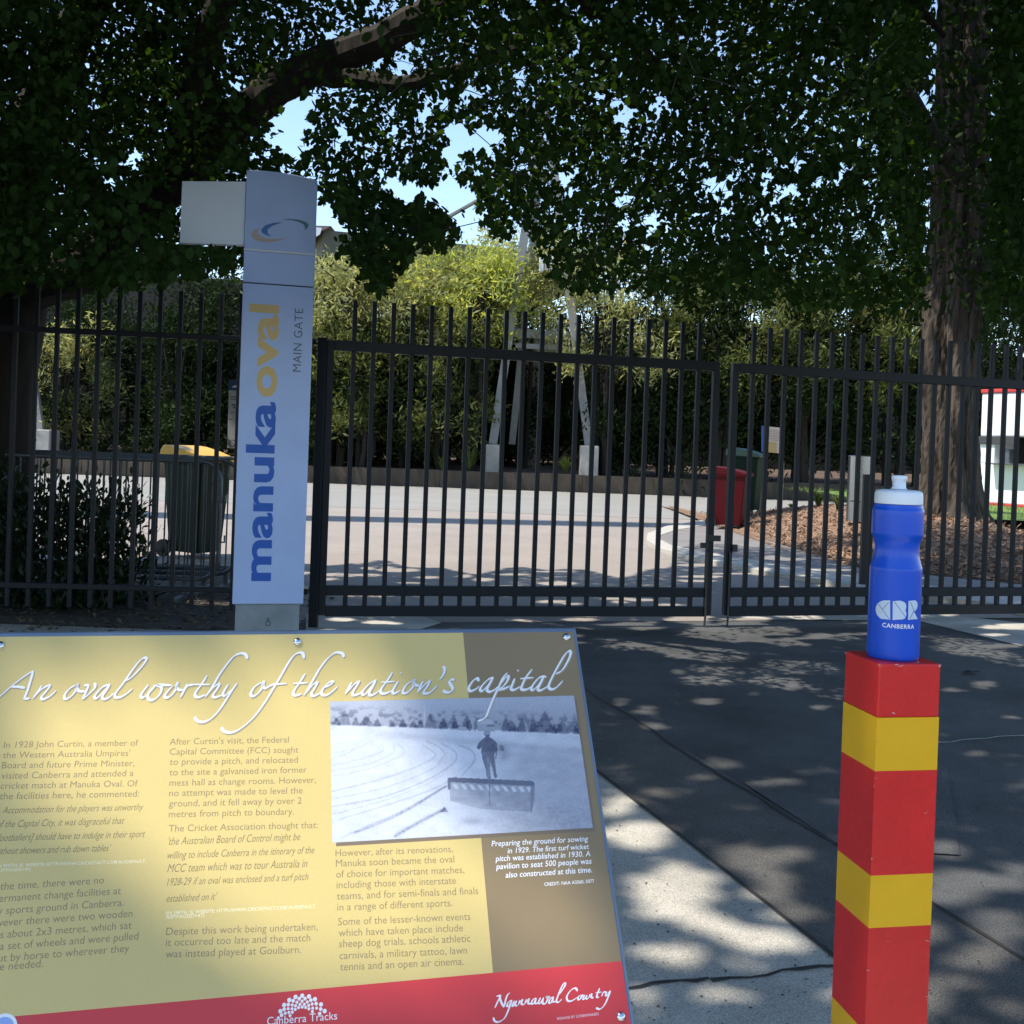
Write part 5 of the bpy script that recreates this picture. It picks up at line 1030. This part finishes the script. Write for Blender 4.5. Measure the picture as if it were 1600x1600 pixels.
mb = MB(); mb.box((cb_.x + .05, 11.225, 0), (cb_.x + .10, 11.275, at(380, 600, 11.2).z)); build(mb, 'post', M['galv'], cs)

# ------------------------------------------------------------------ crowd barriers
def barrier(label, P0, dv, L, zt, grp, lean=0.):
    root = thing('crowd_barrier', label, 'barrier', P0, grp); dv = Vector(dv).normalized(); r = .019; c = .16; z0 = .17
    nrm = Vector((-dv.y, dv.x, 0)); up = (Vector((0, 0, 1)) + nrm * lean).normalized()
    W_ = lambda l, z: P0 + dv * l + up * z
    pts = []
    for cx2, cz, a0 in ((L - c, z0 + c, -90), (L - c, zt - c, 0), (c, zt - c, 90), (c, z0 + c, 180)):
        for k in range(5): a = math.radians(a0 + 22.5 * k); pts.append(W_(cx2 + c * math.cos(a), cz + c * math.sin(a)))
    pts.append(pts[0]); mb = MB(); mb.tube(pts, r, 8, cap=False); build(mb, 'frame', M['galv'], root, smooth=True)
    n = 17; first = None
    for i in range(1, n):
        l = L * i / n
        if first is None: mb = MB(); mb.tube([W_(l, z0), W_(l, zt)], .0085, 6); first = build(mb, 'bar', M['galv'], root, smooth=True); l0 = l
        else: copy_part(first, root, dv * (l - l0))
    for l in (.28, L - .28):
        mb = MB(); q = W_(l, z0); mb.bar(q + Vector((0, 0, .01)), q - Vector((0, 0, z0 - .03)), .04, .04); mb.obox(Vector((q.x, q.y, .018)), nrm * .30, dv * .025, (0, 0, .018)); build(mb, 'foot', M['galv'], root)
    for z in (.5, .85):
        mb = MB(); q = W_(L, z); mb.tube([q, q + dv * .05, q + dv * .05 + up * .06], .009, 6); build(mb, 'hook', M['galv'], root, smooth=True)
e = at(338, 940, 9.25); e.z = 0; dB = Vector((1, .045, 0)).normalized()
for k, lb in enumerate(('galvanised crowd barrier closest to the picket fence', 'galvanised crowd barrier sandwiched in the middle of the stack', 'galvanised crowd barrier at the back of the stack next to the bin')):
    off = Vector((.08 * k - .02 * (k == 1), .34 * k, 0)); barrier(lb, e + off - dB * 2.45, dB + Vector((0, .02 * k, 0)), 2.45, 1.20 + .012 * k, 'stacked crowd barriers behind the left fence', .02)

# ------------------------------------------------------------------ shrub behind the left fence
sb = at(70, 965, 8.7); sb.z = 0
sh = thing('shrub', 'low dark glossy shrub at the foot of the left picket fence', 'shrub', sb)
cs_ = []
for (x0, x1, y0, y1, n) in ((-260, 130, 790, 970, 240), (60, 205, 775, 860, 70), (110, 225, 850, 960, 70), (-200, 60, 745, 800, 60)):
    cs_.append(at_np(rng.uniform(x0, x1, n), rng.uniform(y0, y1, n), rng.uniform(8.45, 9.1, n)))
P, D, Nn, L = cluster_leaves(np.concatenate(cs_), 26, (.10, .10, .10), .045, .085); D = D + np.array([0, 0, .7]); P[:, 2] = np.maximum(P[:, 2], .02)
leaf_mesh('foliage', P, D, Nn, L, L * .45, M['shrub'], sh)
mb = MB()
for k in range(38):
    a = Vector((sb.x + random.uniform(-1.4, .8), 8.75 + random.uniform(-.2, .3), 0)); h = random.uniform(.4, 1.1); mb.tube([a, a + Vector((random.uniform(-.1, .1), random.uniform(-.1, .1), h * .5)), a + Vector((random.uniform(-.25, .25), random.uniform(-.15, .15), h))], [.008, .006, .003], 5)
build(mb, 'stems', M['twig'], sh)

# ------------------------------------------------------------------ strappy plants
def strap(label, px, py, depth, z, hpx, n, grp='strappy leaved clumps along the planting'):
    b = at(px, py, depth); b.z = z; root = thing('strappy_plant', label, 'plant', b, grp); h = hpx / F_PX * depth; mb = MB()
    for i in range(n):
        a = random.uniform(0, 6.28); rch = random.uniform(.2, .75) * h; hh = h * random.uniform(.6, 1.05); s_ = Vector((-math.sin(a), math.cos(a), 0)) * .022
        P = [b + Vector((math.cos(a), math.sin(a), 0)) * rch * t ** 1.4 + Vector((0, 0, hh * (1.5 * t - .65 * t * t))) for t in (0, .25, .5, .75, 1)]
        vs = []
        for j, p in enumerate(P): w = (1, 1, .85, .6, .1)[j]; vs += [p - s_ * w, p + s_ * w]
        mb.add(vs, [(2 * j, 2 * j + 1, 2 * j + 3, 2 * j + 2) for j in range(4)])
    build(mb, 'blades', M['strap'], root)
for (lb, x, y, d, z, h, n) in (('strappy clump just left of the left tower footing', 733, 740, 35.8, .55, 46, 60), ('strappy clump between the two tower footings', 884, 738, 36.0, .55, 34, 60), ('strappy clump on the wall top just right of the oval sign', 690, 742, 35.7, .55, 28, 40), ('short strappy clump on the mound left of the silver bollard', 1278, 800, 21.0, .42, 32, 50), ('strappy clump touching the silver bollard', 1308, 802, 19.4, .50, 26, 40), ('tiny strappy clump beside the timber post', 1236, 801, 22.0, .34, 12, 22)):
    strap(lb, x, y, d, z, h, n)

# ------------------------------------------------------------------ food van
vb = at(1527, 800, 26.6); ve = at(1690, 812, 24.2); zb0 = at(1560, 790, 26.3).z; zt0 = at(1560, 608, 26.3).z
vd = norm2(Vector((ve.x - vb.x, ve.y - vb.y, 0))); vn = Vector((-vd.y, vd.x, 0)); V0_ = Vector((vb.x, vb.y, 0)); VL = 4.6
fv = thing('food_van', 'white food van with red trim and an open serving hatch behind the rough trunk', 'van', V0_)
M['vanw'] = mat('van_white', (.80, .81, .82), .35, var=.02, scale=2); M['vanred'] = mat('van_red_trim', (.55, .04, .04), .4); M['vandark'] = mat('hatch_interior', (.02, .02, .022), .7)
def vbx(l0, l1, z0, z1, d0, d1, name, m, bev=.01):
    mb = MB(); c = V0_ + vd * (l0 + l1) / 2 + vn * (d0 + d1) / 2; mb.obox((c.x, c.y, (z0 + z1) / 2), vd * (l1 - l0) / 2, vn * (d1 - d0) / 2, (0, 0, (z1 - z0) / 2)); return build(mb, name, m, fv, bevel=bev)
zh1 = at(1560, 682, 26.3).z; zh0 = at(1560, 724, 26.3).z
vbx(0, VL, zb0 + .06, zh0, 0, 2.1, 'lower_body', M['vanw'], .03); vbx(0, VL, zh1, zt0 - .10, 0, 2.1, 'upper_body', M['vanw'], .03); vbx(0, .42, zh0, zh1, 0.002, 2.1, 'pillar', M['vanw']); vbx(VL - .8, VL, zh0, zh1, 0.002, 2.1, 'pillar', M['vanw'])
vbx(.42, VL - .8, zh0, zh1, .9, 1.0, 'interior', M['vandark']); vbx(-.02, VL, zt0 - .10, zt0, -.03, 2.13, 'roof_trim', M['vanred'], .02); vbx(-.015, VL, zb0, zb0 + .06, -.025, 2.12, 'skirt_trim', M['vanred'], .01)
vbx(.40, VL - .8, zh0 - .03, zh0 + .005, -.32, .0, 'counter', M['galv'], .004)
vbx(-.01, 1.0, zh1 - .20, zh1, -.05, -.004, 'hatch_blind', mat('dark_grey_blind', (.05, .052, .055), .6))
vbx(1.02, 1.25, zh1 - .36, zh1 - .16, .3, .6, 'orange_menu', mat('orange_menu_board', (.55, .20, .03), .6)); vbx(.62, .80, zh0, zh0 + .36, .05, .25, 'drink_urn', M['galv'], .02); vbx(1.3, 1.36, zh0, zh1 - .05, .04, .1, 'hatch_stay', M['galv'])
vbx(1.62, 1.9, at(1597, 745, 25.7).z, at(1597, 638, 25.7).z, -.06, -.03, 'purple_banner', mat('purple_banner_cloth', (.09, .04, .22), .7))
for l in (1.6, 2.5):
    mb = MB(); c = V0_ + vd * l + vn * .15; mb.tube([Vector((c.x, c.y, .72)) - vn * .1, Vector((c.x, c.y, .72)) + vn * .1], .30, 24); build(mb, 'wheel', M['rubber'], fv, smooth=True)
for l in (.3, VL - .4):
    mb = MB(); c = V0_ + vd * l + vn * .3; mb.box((c.x - .04, c.y - .04, .40), (c.x + .04, c.y + .04, zb0 + .02)); build(mb, 'jockey_leg', M['galv'], fv)

# ------------------------------------------------------------------ loose bits on the ground
def dead_leaf(label, px, py, z, s, grp=None):
    p = onz(px, py, z); mb = MB(); a0 = random.uniform(0, 6.28)
    ring = [(1, 0), (.55, .28), (.75, .6), (.2, .42), (-.1, .75), (-.35, .4), (-.9, .35), (-.6, 0), (-.8, -.4), (-.25, -.35), (0, -.7), (.3, -.35), (.7, -.5), (.55, -.2)]
    ca, sa = math.cos(a0), math.sin(a0); V = [Vector((p.x, p.y, z + .012))] + [Vector((p.x + s * (x * ca - y * sa), p.y + s * (x * sa + y * ca), z + .004 + .02 * random.random())) for x, y in ring]
    n = len(ring); mb.add(V, [(0, 1 + i, 1 + (i + 1) % n) for i in range(n)]); o = build(mb, 'dead_leaf', M['barkpale'] if random.random() < .3 else M['bark']); tag(o, label, 'leaf', grp)
dead_leaf('large curled dark dead leaf on the asphalt right of the bottle', 1517, 1053, .006, .075)
mb = MB(); p = onz(1594, 962, .0); b_ = bmesh.new(); bmesh.ops.create_icosphere(b_, subdivisions=2, radius=.06)
for v in b_.verts: v.co = Vector((v.co.x * 1.1, v.co.y, v.co.z * .8)) * random.uniform(.85, 1.1)
mb.add([v.co + p + Vector((0, 0, .04)) for v in b_.verts], [tuple(w.index for w in f.verts) for f in b_.faces]); b_.free()
o = build(mb, 'stone', mat('pale_stone', (.42, .40, .38), .9, var=.2, scale=20)); tag(o, 'small pale rounded stone beside the right gate leaf', 'stone')
# fallen leaves and grit on the paving: uncountable litter
n = 900; px_ = rng.uniform(480, 1700, n); py_ = 965 + (rng.random(n) ** 1.3) * 660
t_ = (.02 - CAM_Z); r_ = _Fn[None] + _Rn[None] * ((px_ - CX) / F_PX)[:, None] + _Un[None] * ((CY - py_) / F_PX)[:, None]; P = _Cn[None] + r_ * (t_ / r_[:, 2])[:, None]; P[:, 2] = .015
L = rng.uniform(.004, .014, n); o = leaf_mesh('leaf_litter', P, rdir(n) * np.array([1, 1, .1]), rdir(n) * .2 + np.array([0, 0, 1.]), L, L * .6, M['bark'], None, 4); tag(o, kind='stuff')
n = 5000; P = np.stack([rng.uniform(-7, -1.55, n), rng.uniform(6.2, 9.8, n), np.full(n, .01)], 1); L = rng.uniform(.02, .07, n)
o = leaf_mesh('dry_leaf_litter', P, rdir(n) * np.array([1, 1, .3]), rdir(n) * .5 + np.array([0, 0, 1.]), L, L * .6, mat('dry_leaf', (.14, .11, .065), .8, col2=(.05, .04, .025), scale=9), None, 4); tag(o, kind='stuff')
n = 14000; fi = rng.random(n); xx = rng.uniform(FRONT[0].x + .3, FRONT[-1].x, n); dd = 9 * rng.random(n) ** 1.6; yy = np.interp(xx, np.array(fxs)[o_], np.array(fys)[o_]) + dd
zz_ = np.array([hz(a, b) for a, b in zip(xx, yy)]); P = np.stack([xx, yy, zz_ + .015], 1); L = rng.uniform(.04, .13, n)
o = leaf_mesh('mulch_chips', P, rdir(n) * np.array([1, 1, .35]), rdir(n) * .6 + np.array([0, 0, 1.]), L, L * .3, mat('bark_chip', (.42, .27, .17), .9, col2=(.14, .08, .05), scale=5), None, 4); tag(o, kind='stuff')
n = 5000; P = np.stack([rng.uniform(8.5, 20, n), rng.uniform(19, 34, n), np.full(n, .42)], 1); L = rng.uniform(.06, .14, n)
o = leaf_mesh('grass_blades', P, rdir(n) * .4 + np.array([0, 0, 1.]), rdir(n), L, L * .15, M['grass'], None, 4); tag(o, kind='stuff')
